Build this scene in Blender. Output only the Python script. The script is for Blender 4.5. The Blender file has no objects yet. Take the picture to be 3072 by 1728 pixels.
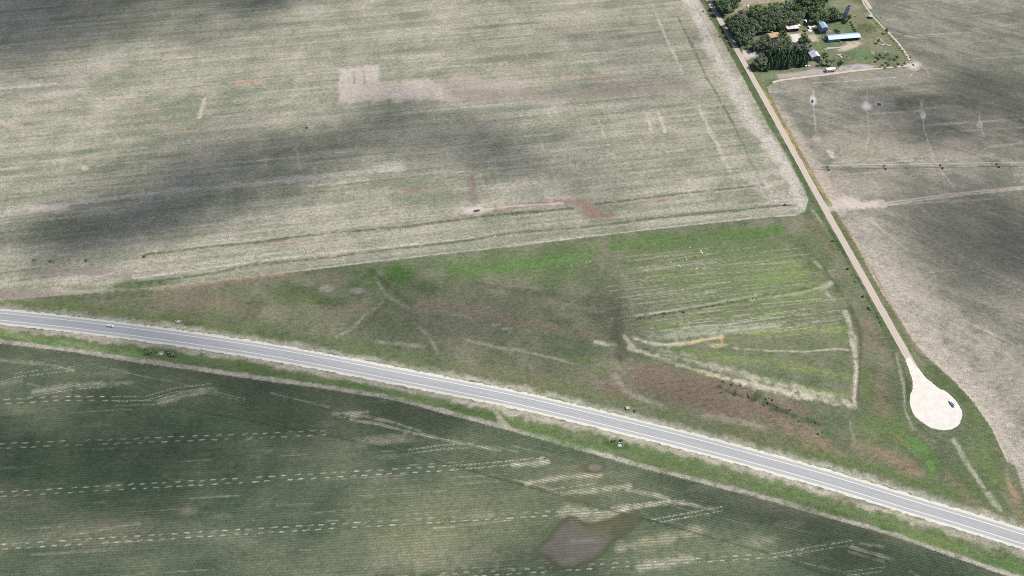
import bpy, bmesh, math, random
import numpy as np
from mathutils import Vector, Matrix

# ------------------------------------------------------------------ camera, world, sun, exposure
H, PITCH, F = 420.0, math.radians(52.8), 2100.0          # camera height (m), pitch below horizon, focal (photo px)
SUN_EL, SUN_AZ = math.radians(51), math.radians(16)      # sun from the right, slightly behind
EXPO = 1.06
K = 2.45                                                # lit display value / albedo, measured
SC = bpy.context.scene
C = SC.collection
cam = bpy.data.cameras.new('camera'); cam.sensor_width = 36.0; cam.lens = 36.0*F/3072.0
cam.clip_start = 1.0; cam.clip_end = 20000.0
co = bpy.data.objects.new('camera', cam); C.objects.link(co)
co.location = (0, 0, H); co.rotation_euler = (math.pi/2-PITCH, 0, 0)
SC.camera = co
w = bpy.data.worlds.new('World'); SC.world = w; w.use_nodes = True
nt = w.node_tree; bg = nt.nodes['Background']
sky = nt.nodes.new('ShaderNodeTexSky'); sky.sky_type = 'NISHITA'; sky.sun_disc = False
sky.sun_elevation = SUN_EL; sky.sun_rotation = math.pi/2-SUN_AZ
nt.links.new(sky.outputs[0], bg.inputs[0]); bg.inputs[1].default_value = 0.085
sl = bpy.data.lights.new('sun', 'SUN'); sl.energy = 4.2; sl.angle = math.radians(0.5); sl.color = (1, 0.955, 0.89)
so = bpy.data.objects.new('sun', sl); C.objects.link(so)
SUNV = Vector((math.cos(SUN_EL)*math.cos(SUN_AZ), math.cos(SUN_EL)*math.sin(SUN_AZ), math.sin(SUN_EL)))
so.rotation_euler = SUNV.to_track_quat('Z', 'Y').to_euler(); so.location = (300, 0, 600)
SC.view_settings.view_transform = 'Standard'; SC.view_settings.look = 'None'
SC.view_settings.exposure = EXPO; SC.view_settings.gamma = 1.0
SC.cycles.max_bounces = 4; SC.cycles.diffuse_bounces = 2; SC.cycles.volume_bounces = 0
SC.cycles.transparent_max_bounces = 8; SC.cycles.use_denoising = False; SC.cycles.filter_width = 1.0

# ------------------------------------------------------------------ helpers
SP, CP = math.sin(PITCH), math.cos(PITCH)
def g(px, py, z=0.0):
    """ground point seen at a position of the 3072 px wide survey photograph"""
    dx, dy = (px-1536)/F, (py-864)/F
    Z = (H-z)/(SP+dy*CP)
    return Vector((dx*Z, Z*(CP-dy*SP), z))
def lin(v):
    v = np.asarray(v, float)/255.0
    return np.where(v <= .04045, v/12.92, ((v+.055)/1.055)**2.4)
def alb(r, gg, b, k=None):
    return tuple(np.minimum(lin((r, gg, b))/(k or K), .9))
def tag(o, label=None, cat=None, group=None, kind=None):
    if label: o['label'] = label
    if cat: o['category'] = cat
    if group: o['group'] = group
    if kind: o['kind'] = kind
    return o
def empty(name, loc, rz=0.0, scale=1.0):
    o = bpy.data.objects.new(name, None); C.objects.link(o)
    o.location = loc; o.rotation_euler = (0, 0, rz); o.scale = (scale,)*3
    o.empty_display_size = .5
    return o
def link(name, me, parent=None):
    o = bpy.data.objects.new(name, me); C.objects.link(o)
    if parent: o.parent = parent
    return o
def copy_tree(o, parent=None):
    c = o.copy(); C.objects.link(c)
    if parent: c.parent = parent
    for ch in list(o.children): copy_tree(ch, c)
    return c
def smooth(x, a, b):
    t = np.clip((x-a)/(b-a), 0, 1); return t*t*(3-2*t)
class MB:
    """collects boxes, bars, tubes and prisms; build() links them as one mesh object"""
    def __init__(s): s.v = []; s.f = []
    def add(s, vs, fs):
        n = len(s.v); s.v += [tuple(v) for v in vs]; s.f += [tuple(i+n for i in f) for f in fs]; return s
    def box(s, x0, x1, y0, y1, z0, z1):
        return s.add([(x0,y0,z0),(x1,y0,z0),(x1,y1,z0),(x0,y1,z0),(x0,y0,z1),(x1,y0,z1),(x1,y1,z1),(x0,y1,z1)],
                     [(0,3,2,1),(4,5,6,7),(0,1,5,4),(1,2,6,5),(2,3,7,6),(3,0,4,7)])
    def tube(s, pts, rad, n=6, cap=True):
        pts = [Vector(p) for p in pts]; rr = rad if isinstance(rad, (list, tuple)) else [rad]*len(pts)
        base = len(s.v); up = None
        for i, p in enumerate(pts):
            d = (pts[min(i+1, len(pts)-1)]-pts[max(i-1, 0)]).normalized()
            a = d.orthogonal().normalized() if up is None else (up-d*up.dot(d)).normalized()
            up = a; b = d.cross(a)
            for k in range(n):
                t = 2*math.pi*k/n; s.v.append(tuple(p+(a*math.cos(t)+b*math.sin(t))*rr[i]))
        for i in range(len(pts)-1):
            for k in range(n):
                s.f.append((base+i*n+k, base+i*n+(k+1) % n, base+(i+1)*n+(k+1) % n, base+(i+1)*n+k))
        if cap:
            s.f.append(tuple(base+k for k in reversed(range(n))))
            s.f.append(tuple(base+(len(pts)-1)*n+k for k in range(n)))
        return s
    def prism(s, poly, y0, y1, axis='y'):
        """polygon in (a, z) extruded along the axis"""
        n = len(poly); b = len(s.v)
        for y in (y0, y1):
            for a, z in poly: s.v.append((a, y, z) if axis == 'y' else (y, a, z))
        s.f.append(tuple(b+i for i in range(n))); s.f.append(tuple(b+n+i for i in reversed(range(n))))
        for i in range(n):
            j = (i+1) % n; s.f.append((b+i, b+n+i, b+n+j, b+j))
        return s
    def build(s, name, m, parent=None, smooth_=False):
        me = bpy.data.meshes.new(name); me.from_pydata(s.v, [], s.f); me.update()
        bm = bmesh.new(); bm.from_mesh(me); bmesh.ops.recalc_face_normals(bm, faces=bm.faces); bm.to_mesh(me); bm.free()
        if smooth_: me.polygons.foreach_set('use_smooth', [True]*len(me.polygons))
        me.materials.append(m); return link(name, me, parent)
def mat(name, col, rough=.8, metal=0.0, var=.15, scale=1.5, spec=.3, stretch=(1,1,1), var2=None):
    """plain material whose colour is broken up by noise"""
    m = bpy.data.materials.new(name); m.use_nodes = True; t = m.node_tree; p = t.nodes['Principled BSDF']
    tc = t.nodes.new('ShaderNodeTexCoord'); mp = t.nodes.new('ShaderNodeMapping'); mp.inputs['Scale'].default_value = stretch
    t.links.new(tc.outputs['Object'], mp.inputs[0])
    n = t.nodes.new('ShaderNodeTexNoise'); n.inputs['Scale'].default_value = scale; n.inputs['Detail'].default_value = 4
    t.links.new(mp.outputs[0], n.inputs['Vector'])
    r = t.nodes.new('ShaderNodeValToRGB'); r.color_ramp.elements[0].position = .3; r.color_ramp.elements[1].position = .7
    c2 = var2 or tuple(c*(1-2*var) for c in col)
    r.color_ramp.elements[0].color = (*c2, 1); r.color_ramp.elements[1].color = (*[min(c*(1+var), .95) for c in col], 1)
    t.links.new(n.outputs[0], r.inputs[0]); t.links.new(r.outputs[0], p.inputs['Base Color'])
    p.inputs['Roughness'].default_value = rough; p.inputs['Metallic'].default_value = metal
    p.inputs['Specular IOR Level'].default_value = spec
    return m
# ------------------------------------------------------------------ survey of the place (photo px, turned into ground metres)
HW = [(-700,890),(-350,913),(0,949.5),(192,970),(384.6,993.6),(576,1020),(768,1049),(960,1083),(1152,1120.4),(1344,1158),(1536,1196.4),
      (1745,1245),(1953,1296),(2130,1341),(2304,1387.9),(2500,1443),(2688.6,1501.5),(2880,1559),(3072,1618),(3350,1708),(3700,1822)]
GR = [(2014,-200),(2126,0),(2211,150),(2288,288),(2393,478),(2460,600),(2567,790.8),(2702,1032),(2742,1101),(2766,1150)]
LFB = [(-700,868),(0,902),(100,893),(247,882),(447,866),(768,828),(1126,784),(1536,738),(1920,691),(2304,650),(2385,645),(2414,632),(2423,599),
       (2405,543),(2364,462),(2304,376),(2237,247),(2192,167),(2147,83),(2099,0),(1958,-260)]
LF = LFB+[(-900,-260),(-900,860)]
LOWB = [(-700,990),(0,1031),(191,1053),(402,1086),(768,1139),(977,1168),(1185,1201),(1305,1234),(1536,1294),(1920,1403),(2304,1502),(2689,1612),(3020,1728),(3500,1890)]
LOW = LOWB+[(3500,2200),(-900,2200),(-900,980)]
RFL = [(2300,262),(2312,290),(2393,444),(2495,614),(2560,719),(2632,856),(2745,1032),(2769,1060),(2862,1143),(2918,1203),(2975,1286),(3020,1385),(3045,1395),(3075,1490)]
RF = [(2440,-200),(2590,0),(2740,190),(2690,205),(2500,224),(2330,242)]+RFL+[(3200,1560),(3700,1700),(3700,-260),(2390,-260)]
FARM = [(1980,-260),(2440,-200),(2590,0),(2740,190),(2690,205),(2500,224),(2330,242),(2290,262),(2270,222),(2126,0)]
DIAG = [(-300,1100),(313,1200),(560,1228),(768,1266),(935,1299),(1021,1317),(1200,1352),(1305,1382),(1536,1446),(1819,1528),(1983,1570),(2304,1660),(2453,1713),(2700,1790)]

# ------------------------------------------------------------------ ground grid
rs = np.random.RandomState(7)
xs = np.arange(-690, 690.1, .8)
ys = [70.0]
while ys[-1] < 800: ys.append(ys[-1]+.62+.55*(ys[-1]-70)/700)
ys = np.array(ys)
X, Y = np.meshgrid(xs, ys)
Zd = H*SP+Y*CP
V = 864+F*(H*CP-Y*SP)/Zd
U = 1536+F*X/Zd
NR, NC = X.shape
def vn(seed, sx, sy=None, ang=0.0, oct=1):
    """smooth value noise over the ground, 0..1, cell size sx along ang, sy across (m)"""
    sy = sy or sx; out = np.zeros_like(X); amp = 1.0; tot = 0
    ca, sa = math.cos(ang), math.sin(ang)
    A = (X*ca+Y*sa); B = (-X*sa+Y*ca)
    for o in range(oct):
        r = np.random.RandomState(seed*17+o); lat = r.rand(257, 257)
        a = A/sx*2**o+100; b = B/sy*2**o+100
        ia = np.floor(a).astype(int); ib = np.floor(b).astype(int); fa = a-ia; fb = b-ib
        fa = fa*fa*(3-2*fa); fb = fb*fb*(3-2*fb)
        ia0, ia1, ib0, ib1 = ia % 257, (ia+1) % 257, ib % 257, (ib+1) % 257
        v = (lat[ia0, ib0]*(1-fa)+lat[ia1, ib0]*fa)*(1-fb)+(lat[ia0, ib1]*(1-fa)+lat[ia1, ib1]*fa)*fb
        out += amp*v; tot += amp; amp *= .55
    return out/tot
def inpoly(P, u=None, v=None):
    u = U if u is None else u; v = V if v is None else v
    r = np.zeros(u.shape, bool); n = len(P)
    for i in range(n):
        (x0, y0), (x1, y1) = P[i], P[(i+1) % n]
        if y0 == y1: continue
        c = (v > min(y0, y1)) & (v <= max(y0, y1))
        r ^= c & (u < x0+(v-y0)*(x1-x0)/(y1-y0))
    return r
ROWV = V[:, 0]
def block(u0, u1, v0, v1):
    r = np.where((ROWV >= v0) & (ROWV <= v1))[0]
    if len(r) == 0: return None
    a, b = r[0], r[-1]+1
    z0, z1 = Zd[a, 0], Zd[b-1, 0]
    xa = min((u0-1536)/F*z for z in (z0, z1)); xb = max((u1-1536)/F*z for z in (z0, z1))
    c0, c1 = np.searchsorted(xs, xa), np.searchsorted(xs, xb)
    if c1 <= c0: return None
    return slice(a, b), slice(c0, c1)
def segdist(pts, S):
    u, v = U[S], V[S]; d = np.full(u.shape, 1e9)
    for (x0, y0), (x1, y1) in zip(pts[:-1], pts[1:]):
        L = (x1-x0)**2+(y1-y0)**2+1e-9
        t = np.clip(((u-x0)*(x1-x0)+(v-y0)*(y1-y0))/L, 0, 1)
        d = np.minimum(d, np.hypot(u-x0-t*(x1-x0), v-y0-t*(y1-y0)))
    return d
n1 = vn(1, 3.0, oct=2); n2 = vn(2, 9.0, oct=3); n3 = vn(3, 38.0, oct=3); n4 = vn(4, 1.6); n5 = vn(12, 4.5, oct=3)
gA, gB = g(768, 828), g(2304, 650); ANG_L = math.atan2(gB.y-gA.y, gB.x-gA.x)         # crop rows of the upper field
gA, gB = g(0, 1635), g(1536, 1540); ANG_R = math.atan2(gB.y-gA.y, gB.x-gA.x)         # crop rows of the lower field
gA, gB = g(1536, 1294), g(2689, 1612); ANG_H = math.atan2(gB.y-gA.y, gB.x-gA.x)      # its headland rows
sL = vn(5, 90, 3.2, ANG_L, 2); sR = vn(6, 60, 2.5, ANG_R, 2); sW = vn(8, 14, 1.6, ANG_L, 2)
COL = np.zeros((NR, NC, 3)); SPK = np.full((NR, NC), .35); ROW = np.zeros((NR, NC))
def mixin(S, c, a):
    COL[S] = COL[S]*(1-a[..., None])+lin(c)*a[..., None]
def stroke(pts, wpx, c, a=.6, soft=.55, rag=.9, spk=None, clip=None):
    """a worn or overgrown strip along a line"""
    u = [p[0] for p in pts]; v = [p[1] for p in pts]; m = wpx*1.6+2
    S = block(min(u)-m, max(u)+m, min(v)-m, max(v)+m)
    if S is None: return
    r = wpx/2
    d = segdist(pts, S)+r*rag*((n2[S]-.5)*1.3+(n1[S]-.5)*1.1)
    al = a*(1-smooth(d, r*(1-soft), r*(1+soft)))
    al = np.clip(al*(1-.75*min(rag,1)*(1-smooth(n5[S], .2, .52))), 0, 1)
    if clip is not None: al = al*clip[S]
    mixin(S, c, al)
    if spk is not None: SPK[S] = SPK[S]*(1-al)+spk*al
def blob(cx, cy, rx, ry, c, a=.6, rot=0.0, soft=.6, rag=.8, spk=None, clip=None):
    m = max(rx, ry)*1.7+2
    S = block(cx-m, cx+m, cy-m, cy+m)
    if S is None: return
    du, dv = U[S]-cx, V[S]-cy; ca, sa = math.cos(rot), math.sin(rot)
    d = np.hypot((du*ca+dv*sa)/rx, (-du*sa+dv*ca)/ry)+rag*((n2[S]-.5)*.9+(n1[S]-.5)*.7)
    al = np.clip(a*(1-smooth(d, 1-soft, 1+soft*.6))*(1+rag*.6*(n1[S]-.5)*2), 0, 1)
    if clip is not None: al = al*clip[S]
    mixin(S, c, al)
    if spk is not None: SPK[S] = SPK[S]*(1-al)+spk*al
def poly(P, c, a=.6, soft=6.0, rag=.6, spk=None):
    u = [p[0] for p in P]; v = [p[1] for p in P]; m = soft*3
    S = block(min(u)-m, max(u)+m, min(v)-m, max(v)+m)
    if S is None: return
    ins = inpoly(P, U[S], V[S]); d = segdist(P+[P[0]], S); d = np.where(ins, -d, d)
    d = d+soft*rag*2.5*((n2[S]-.5)*1.2+(n1[S]-.5)*.8)
    al = np.clip(a*(1-smooth(d, -soft, soft))*(1+rag*(n1[S]-.5)), 0, 1)
    mixin(S, c, al)
    if spk is not None: SPK[S] = SPK[S]*(1-al)+spk*al

mLF = inpoly(LF); mLOW = inpoly(LOW); mRF = inpoly(RF) & ~mLF; mFARM = inpoly(FARM) & ~mRF & ~mLF
# lateral distance to the highway centre line (m, + = far side)
hwW = np.array([tuple(g(*p))[:2] for p in HW])
o_ = np.argsort(hwW[:, 0]); hwW = hwW[o_]
def spline(P, step):
    P = np.asarray(P, float); out = []
    for i in range(len(P)-1):
        p0, p1, p2, p3 = P[max(i-1, 0)], P[i], P[i+1], P[min(i+2, len(P)-1)]
        n = max(2, int(np.linalg.norm(p2-p1)/step))
        t = (np.arange(n)/n)[:, None]
        out.append(.5*((2*p1)+(-p0+p2)*t+(2*p0-5*p1+4*p2-p3)*t**2+(-p0+3*p1-3*p2+p3)*t**3))
    out.append(P[-1:]); return np.vstack(out)
hwS = spline(hwW, 2.0)
for _ in range(60): hwS[1:-1] = .25*hwS[:-2]+.5*hwS[1:-1]+.25*hwS[2:]
slope = np.gradient(hwS[:, 1], hwS[:, 0])
Yc = np.interp(X, hwS[:, 0], hwS[:, 1]); cs = 1/np.sqrt(1+np.interp(X, hwS[:, 0], slope)**2)
LAT = (Y-Yc)*cs
mSV = (LAT < 0) & ~mLOW
mMEA = (LAT >= 0) & ~mLF & ~mRF & ~mFARM & ~mLOW

# ---- base covers
def base(m, c1, c2, t):
    c = lin(c1)*(1-t[..., None])+lin(c2)*t[..., None]; COL[m] = c[m]
t = np.clip(.5+1.1*(n3-.5)+1.0*(sL-.5)+.6*(n2-.5), 0, 1)
base(mLF, (190,183,159), (143,147,120), t); SPK[mLF] = .50
t = np.clip(.5+1.3*(n3-.5)+.7*(n2-.5)+.8*(vn(11, 40, 4, -.5, 2)-.5), 0, 1)
base(mRF, (172,164,146), (126,128,110), t); SPK[mRF] = .42
t = np.clip(.45+1.5*(n3-.5)+.45*(sR-.5)+.6*(n2-.5), 0, 1)
base(mLOW, (80,97,74), (116,124,95), t); SPK[mLOW] = .38; ROW[mLOW] = .17
t = np.clip(.5+1.6*(n3-.5)+1.4*(n2-.5), 0, 1)
base(mMEA | mSV, (98,114,76), (134,133,104), t); SPK[mMEA | mSV] = .45
t = np.clip(.5+1.6*(n2-.5)+.8*(n3-.5), 0, 1)
base(mFARM, (96,118,66), (140,140,100), t); SPK[mFARM] = .4

# ---- upper field
fL = mLF.astype(float); fR = mRF.astype(float); fM = mMEA.astype(float); fW = mLOW.astype(float)
def rowline(cx, cy, L, sl): return [(cx-L/2, cy-sl*L/2), (cx+L/2, cy+sl*L/2)]
for i in range(230):
    cy = rs.uniform(-60, 850); cx = rs.uniform(-200, 2400); sl = -.075-.05*cy/800+rs.normal(0, .006)
    pale = rs.rand() < .6
    stroke(rowline(cx, cy, rs.uniform(60, 330), sl), rs.uniform(2, 6), (212,203,186) if pale else (112,120,92), rs.uniform(.2, .5), rag=1.2, clip=fL)
for i in range(46):
    cy = rs.uniform(0, 800); cx = rs.uniform(0, 2200)
    blob(cx, cy, rs.uniform(25, 90), rs.uniform(4, 12), [(205,190,172),(180,160,146),(120,128,96),(214,205,188)][rs.randint(4)], rs.uniform(.25, .5), rot=-.1, clip=fL)
stroke([(2067,-10),(2102,60),(2132,134),(2162,194),(2198,253),(2237,343),(2285,405),(2349,480),(2378,558),(2396,600)], 34, (214,201,188), .75, clip=fL)
stroke([(1960,-200),(2067,0)], 30, (214,201,188), .7, clip=fL)
stroke([(2085,15),(2120,75),(2150,140),(2180,200)], 3.5, (110,118,90), .6, clip=fL)
stroke([(2034,51),(2073,128),(2096,179),(2120,233),(2147,277),(2201,373),(2219,417),(2231,432),(2246,477),(2270,515),(2299,587)], 7, (88,104,72), .6, rag=1.4, clip=fL)
stroke([(1965,36),(2001,119),(2049,221)], 8, (212,204,184), .6, clip=fL)
stroke([(2096,322),(2129,394),(2150,432),(2201,533)], 12, (212,202,186), .6, clip=fL)
stroke([(1795,355),(1810,405)], 5, (210,200,185), .5); stroke([(1940,345),(1955,395)], 7, (215,205,190), .6); stroke([(1975,335),(1995,395)], 9, (218,207,192), .6)
stroke([(2250,520),(2330,600),(2380,605)], 40, (205,193,180), .45, clip=fL)
poly([(1015,206),(1136,197),(1138,247),(1290,236),(1380,300),(1155,302),(1015,310)], (218,202,187), .74, 6, .8, .3)
for q in (1062, 1092): stroke([(q,212),(q+1,250)], 6, (140,138,118), .5)
stroke([(1290,262),(1450,250),(1540,258)], 40, (196,178,164), .7, spk=.25)
stroke([(1340,285),(1540,290),(1800,276),(2060,255)], 34, (168,152,142), .62, spk=.25)
stroke([(1540,225),(1700,232),(1864,226)], 10, (190,165,150), .6)
stroke([(1180,288),(1260,280)], 18, (228,210,196), .6)
for p, c, ww, a in [([(700,247),(790,240)],(212,156,126),6,.7),([(690,256),(785,250)],(206,168,144),4,.6),([(680,235),(760,225)],(165,140,130),8,.5),
      ([(405,330),(480,338)],(176,142,128),10,.6),([(455,350),(500,372)],(150,135,128),14,.5),([(495,375),(525,378)],(190,140,125),5,.7),([(512,396),(556,392)],(200,150,130),6,.7),
      ([(1728,26),(1758,22)],(196,156,134),6,.6),([(1722,42),(1750,44)],(190,160,142),5,.6),([(1890,55),(1935,50)],(196,160,142),4,.6),
      ([(808,733),(900,722)],(206,166,140),6,.7),([(1215,574),(1272,570)],(176,136,116),12,.75),([(1150,578),(1215,574)],(196,172,156),8,.5),
      ([(1412,535),(1415,575),(1422,610)],(146,122,114),26,.6),([(0,370),(60,378)],(222,196,172),16,.6),([(160,246),(230,238)],(180,152,146),7,.6),
      ([(505,122),(600,118),(690,112)],(168,146,140),16,.6),([(155,160),(240,154)],(215,190,170),6,.6),([(490,178),(575,170)],(220,198,180),6,.7),
      ([(320,200),(385,195)],(212,190,172),7,.6),([(290,298),(395,290)],(222,196,180),5,.6),([(235,105),(330,98)],(200,205,200),3,.6)]:
    stroke(p, ww, c, a, spk=.25, clip=fL)
stroke([(613,296),(608,320),(598,352)], 11, (214,198,182), .75); blob(625, 275, 40, 14, (200,186,170), .4)
stroke([(0,265),(90,258),(170,250)], 5, (215,206,196), .6)
stroke([(190,236),(260,222),(300,195),(340,160),(380,140),(430,134),(560,128)], 14, (188,180,170), .5)
stroke([(0,636),(110,622),(209,611),(447,581),(656,560),(768,551),(1066,518),(1215,504)], 13, (206,197,186), .62)
blob(150, 625, 60, 12, (224,205,190), .7, spk=.2)
stroke([(720,487),(810,478),(930,468)], 3, (222,212,198), .8); stroke([(1000,458),(1060,454)], 3, (222,212,198), .8)
stroke([(886,440),(893,470),(900,505)], 9, (200,192,178), .5); stroke([(945,505),(940,560)], 10, (196,190,178), .5)
blob(930, 380, 14, 6, (214,204,188), .6)
blob(260, 455, 60, 12, (124,140,92), .7, rot=-.15); blob(205, 505, 20, 14, (130,142,100), .5); blob(255, 505, 12, 9, (214,204,180), .7); blob(280, 505, 9, 8, (128,142,104), .7)
blob(1425, 632, 42, 14, (230,219,208), .95, rag=.8, spk=.15)
stroke([(1365,655),(1400,648),(1500,634)], 12, (168,138,124), .65)
stroke([(1500,630),(1560,616),(1640,608),(1745,604)], 17, (168,132,114), .7, spk=.25)
stroke([(1460,628),(1540,618),(1690,610)], 6, (226,206,192), .8, spk=.2)
blob(1430, 632, 12, 4, (92,84,78), 1.0, rot=-.12, soft=.2, rag=.3, spk=.1)
poly([(1725,601),(1757,597),(1792,630),(1838,650),(1848,660),(1785,669),(1752,640)], (168,128,108), .62, 9, 1.2, .3)
stroke([(1640,578),(1650,600)], 14, (212,203,195), .5); stroke([(1935,610),(2020,590)], 18, (192,160,140), .45)
for p in ([(435,764),(640,738),(768,728),(920,707),(1100,690),(1230,678),(1330,665),(1480,645),(1620,632)],[(1536,642),(1720,625)],
          [(1780,613),(1920,596),(2050,580),(2200,565),(2290,556)],
          [(480,842),(620,822),(768,794),(1000,770),(1200,745),(1400,722),(1536,699),(1700,686),(1850,670),(2000,650),(2200,632),(2330,617),(2385,616)]):
    stroke(p, 7, (90,110,66), .72, rag=1.0)
stroke([(400,836),(530,817),(650,800),(768,783),(1021,755),(1275,730),(1424,712)], 4.5, (214,203,190), .7, clip=fL)
stroke([(768,829),(1126,784),(1536,738),(1920,691),(2304,650),(2385,645),(2414,632),(2423,599),(2405,543)], 3.2, (222,216,202), .6)
stroke([(447,866),(768,829)], 3, (205,195,180), .6)
stroke([(120,822),(300,815),(380,825)], 26, (158,144,136), .7, spk=.2); blob(90, 884, 150, 16, (172,154,142), .7, spk=.25); blob(20, 900, 160, 10, (176,160,146), .6)
for p in ([(150,840),(260,837),(330,824)],[(165,848),(235,846),(300,836)],[(200,834),(270,830)]): stroke(p, 2.6, (206,190,182), .8)
stroke([(-40,826),(60,812),(120,806)], 8, (110,138,80), .6); blob(430, 851, 120, 15, (88,110,68), .8, rot=-.1); blob(240, 862, 60, 8, (100,112,72), .5)
stroke([(450,868),(560,857),(720,838),(860,822)], 10, (176,148,116), .75)
for q in ((100,779),(150,782),(258,780),(270,793),(70,836),(130,830)): blob(q[0]+4, q[1]+2, 10, 4, (100,108,80), .5)

# ---- right field
for i in range(260):
    cx = rs.uniform(2350, 3250); cy = rs.uniform(0, 1450)
    s = -.06 if cy < 620 else .9-.0011*(cx-2600)
    if rs.rand() < .25: s = -.12
    L = rs.uniform(50, 260); L2 = L/math.hypot(1, s)
    pale = rs.rand() < .62
    stroke(rowline(cx, cy, L2, s), rs.uniform(2, 6), (206,197,174) if pale else (112,114,98), rs.uniform(.2, .5), rag=1.2, clip=fR)
stroke([(2330,330),(2420,470),(2480,565),(2520,625)], 46, (206,190,168), .6, clip=fR)
blob(2590, 440, 150, 60, (196,186,158), .5, clip=fR); blob(2560, 560, 120, 40, (200,188,164), .5, clip=fR)
stroke([(2600,790),(2800,1050),(2960,1230),(3080,1420)], 80, (205,192,172), .75, clip=fR)
stroke([(2680,780),(2880,1000),(3072,1180)], 90, (196,186,162), .5, clip=fR)
stroke([(2545,680),(2610,790),(2700,930)], 30, (186,172,156), .5, clip=fR)
stroke([(2560,712),(2630,845),(2745,1025),(2860,1135),(2920,1200),(2978,1285),(3024,1385)], 9, (224,206,188), .7, clip=fR)
blob(2950, 740, 260, 160, (120,122,108), .5, clip=fR); blob(2990, 250, 170, 110, (116,122,104), .5, clip=fR)  # cloud shade over the right of the field, put into the ground colour
blob(2530, 612, 52, 18, (232,214,198), .95, rag=1.0, spk=.15); stroke([(2482,623),(2560,618),(2650,611)], 24, (230,212,198), .9, spk=.15)
for dv in (-3, 3.4):
    stroke([(2560,616+dv*1.5),(2660,612+dv*1.2),(2740,600+dv),(2900,580+dv),(3072,563+dv*.8),(3400,528)], 3.6, (230,212,200), .9, rag=.4)
stroke([(2640,612),(2760,598),(2900,580),(3072,563)], 13, (186,172,160), .55)
for p in ([(2500,590),(2570,640)],[(2520,575),(2560,615)],[(2530,645),(2580,680)],[(2450,560),(2530,610)],[(2400,470),(2480,575),(2530,610)]): stroke(p, 5, (214,198,180), .5)
for p in ([(2440,270),(2441,330),(2448,392)],[(2602,262),(2601,330),(2606,390),(2609,410),(2598,440)],[(2764,300),(2769,350),(2772,390),(2800,470)],[(2938,350),(2940,374),(2953,410)],
          [(2820,510),(2860,560)],[(2790,470),(2803,480)]):
    stroke(p, 3.4, (208,200,184), .6, rag=.6)
stroke([(2540,318),(2690,322)], 20, (160,154,148), .55); stroke([(2770,345),(2860,345)], 16, (165,158,150), .4)
blob(2439, 298, 10, 18, (224,219,214), .95, spk=.15); blob(2437, 304, 3.6, 6.5, (78,76,74), 1, soft=.25, rag=.2, spk=.1)
blob(2602, 320, 18, 12, (230,222,216), .95, spk=.15); blob(2636, 313, 13, 9, (214,208,204), .9, rot=.25); blob(2637, 313.5, 8.5, 5, (92,90,88), 1, rot=.25, soft=.25, rag=.2, spk=.1)
blob(2769, 346, 8.5, 12, (226,220,210), .95); stroke([(2768,341),(2769,349)], 2.4, (110,106,98), .9); blob(2764, 311, 5, 9, (214,208,196), .8)
blob(2940, 374, 9, 11, (214,208,192), .9); stroke([(2939,370),(2941,380)], 4, (130,128,112), .9)
stroke([(2700,305),(2800,298),(2920,312)], 30, (100,110,84), .6); stroke([(2570,280),(2700,270)], 18, (112,120,94), .5)
poly([(2478,449),(2500,451),(2503,475),(2492,474)], (222,205,188), .85, 2, .3)
blob(2450, 415, 14, 9, (212,196,180), .6); stroke([(2335,250),(2320,280)], 16, (150,146,140), .5); stroke([(2310,275),(2365,272)], 12, (186,180,174), .6)
for p in ([(2728,232),(2738,216),(2760,205)],[(2790,232),(2782,212),(2765,200)],[(2440,248),(2540,244),(2690,232)],[(2640,254),(2650,252)]): stroke(p, 3, (214,204,182), .6)
blob(2740, 196, 24, 14, (232,214,200), .95, spk=.15)
stroke([(2480,655),(2500,690)], 8, (214,198,180), .4)

# pale dry headlands; the widest strip also paints a sunlit band
stroke([(1960,-200),(2067,0),(2102,60),(2132,134),(2162,194),(2198,253),(2237,343),(2285,405),(2349,480),(2378,558),(2396,600)], 40, (212,201,188), .42, soft=.9, rag=.7, clip=fL)
stroke([(2330,330),(2420,470),(2480,565),(2520,625)], 30, (208,192,172), .45, soft=.9, rag=.35, clip=fR)
stroke([(2560,700),(2660,850),(2800,1050),(2960,1230),(3080,1420)], 110, (206,194,174), .5, soft=1.0, rag=.5, clip=fR)  # pale margin with the sunlit diagonal band put into its colour
q_ = COL[mLF]; l_ = (q_*[.3,.55,.15]).sum(1, keepdims=True); COL[mLF] = (q_*.80+l_*.20)*.96
q_ = COL[mRF]; l_ = (q_*[.3,.55,.15]).sum(1, keepdims=True); COL[mRF] = (q_*.78+l_*.22)*.93
# ---- meadow between the field, the highway and the gravel road
G1, G2, G3 = (94,132,56), (106,148,62), (76,98,52)
stripe = [(1870,770),(2000,740),(2330,694),(2440,830),(2530,990),(2560,1030),(2350,1050),(2000,1012),(1905,965),(1895,900)]
poly(stripe, (128,134,98), .6, 10, .5, .4)
for i in range(330):
    cy = rs.uniform(745, 1010); cx = rs.uniform(1880, 2500)
    if not inpoly(stripe, np.array([cx]), np.array([cy]))[0]: continue
    q = rs.rand(); c = (192,188,162) if q < .5 else ((140,160,72) if q < .8 else (96,106,70))
    stroke(rowline(cx, cy, rs.uniform(40, 200), -.12+rs.normal(0, .012)), rs.uniform(1.6, 3.6), c, rs.uniform(.35, .8), rag=.8)
def many(c, a, items, rag=1.0):
    for wd, p in items: stroke(p, wd*1.08, c, min(1, a*1.05), rag=max(rag, .9), soft=.85, clip=fM)
many(G1, .75, [(34,[(1340,812),(1500,797),(1650,777),(1770,760)]),(26,[(2230,705),(2330,692)]),(26,[(1850,738),(2000,722),(2200,702),(2330,692)])])
many(G2, .85, [(17,[(1500,804),(1600,792),(1750,774)]),(12,[(1420,818),(1520,806)])])
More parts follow.
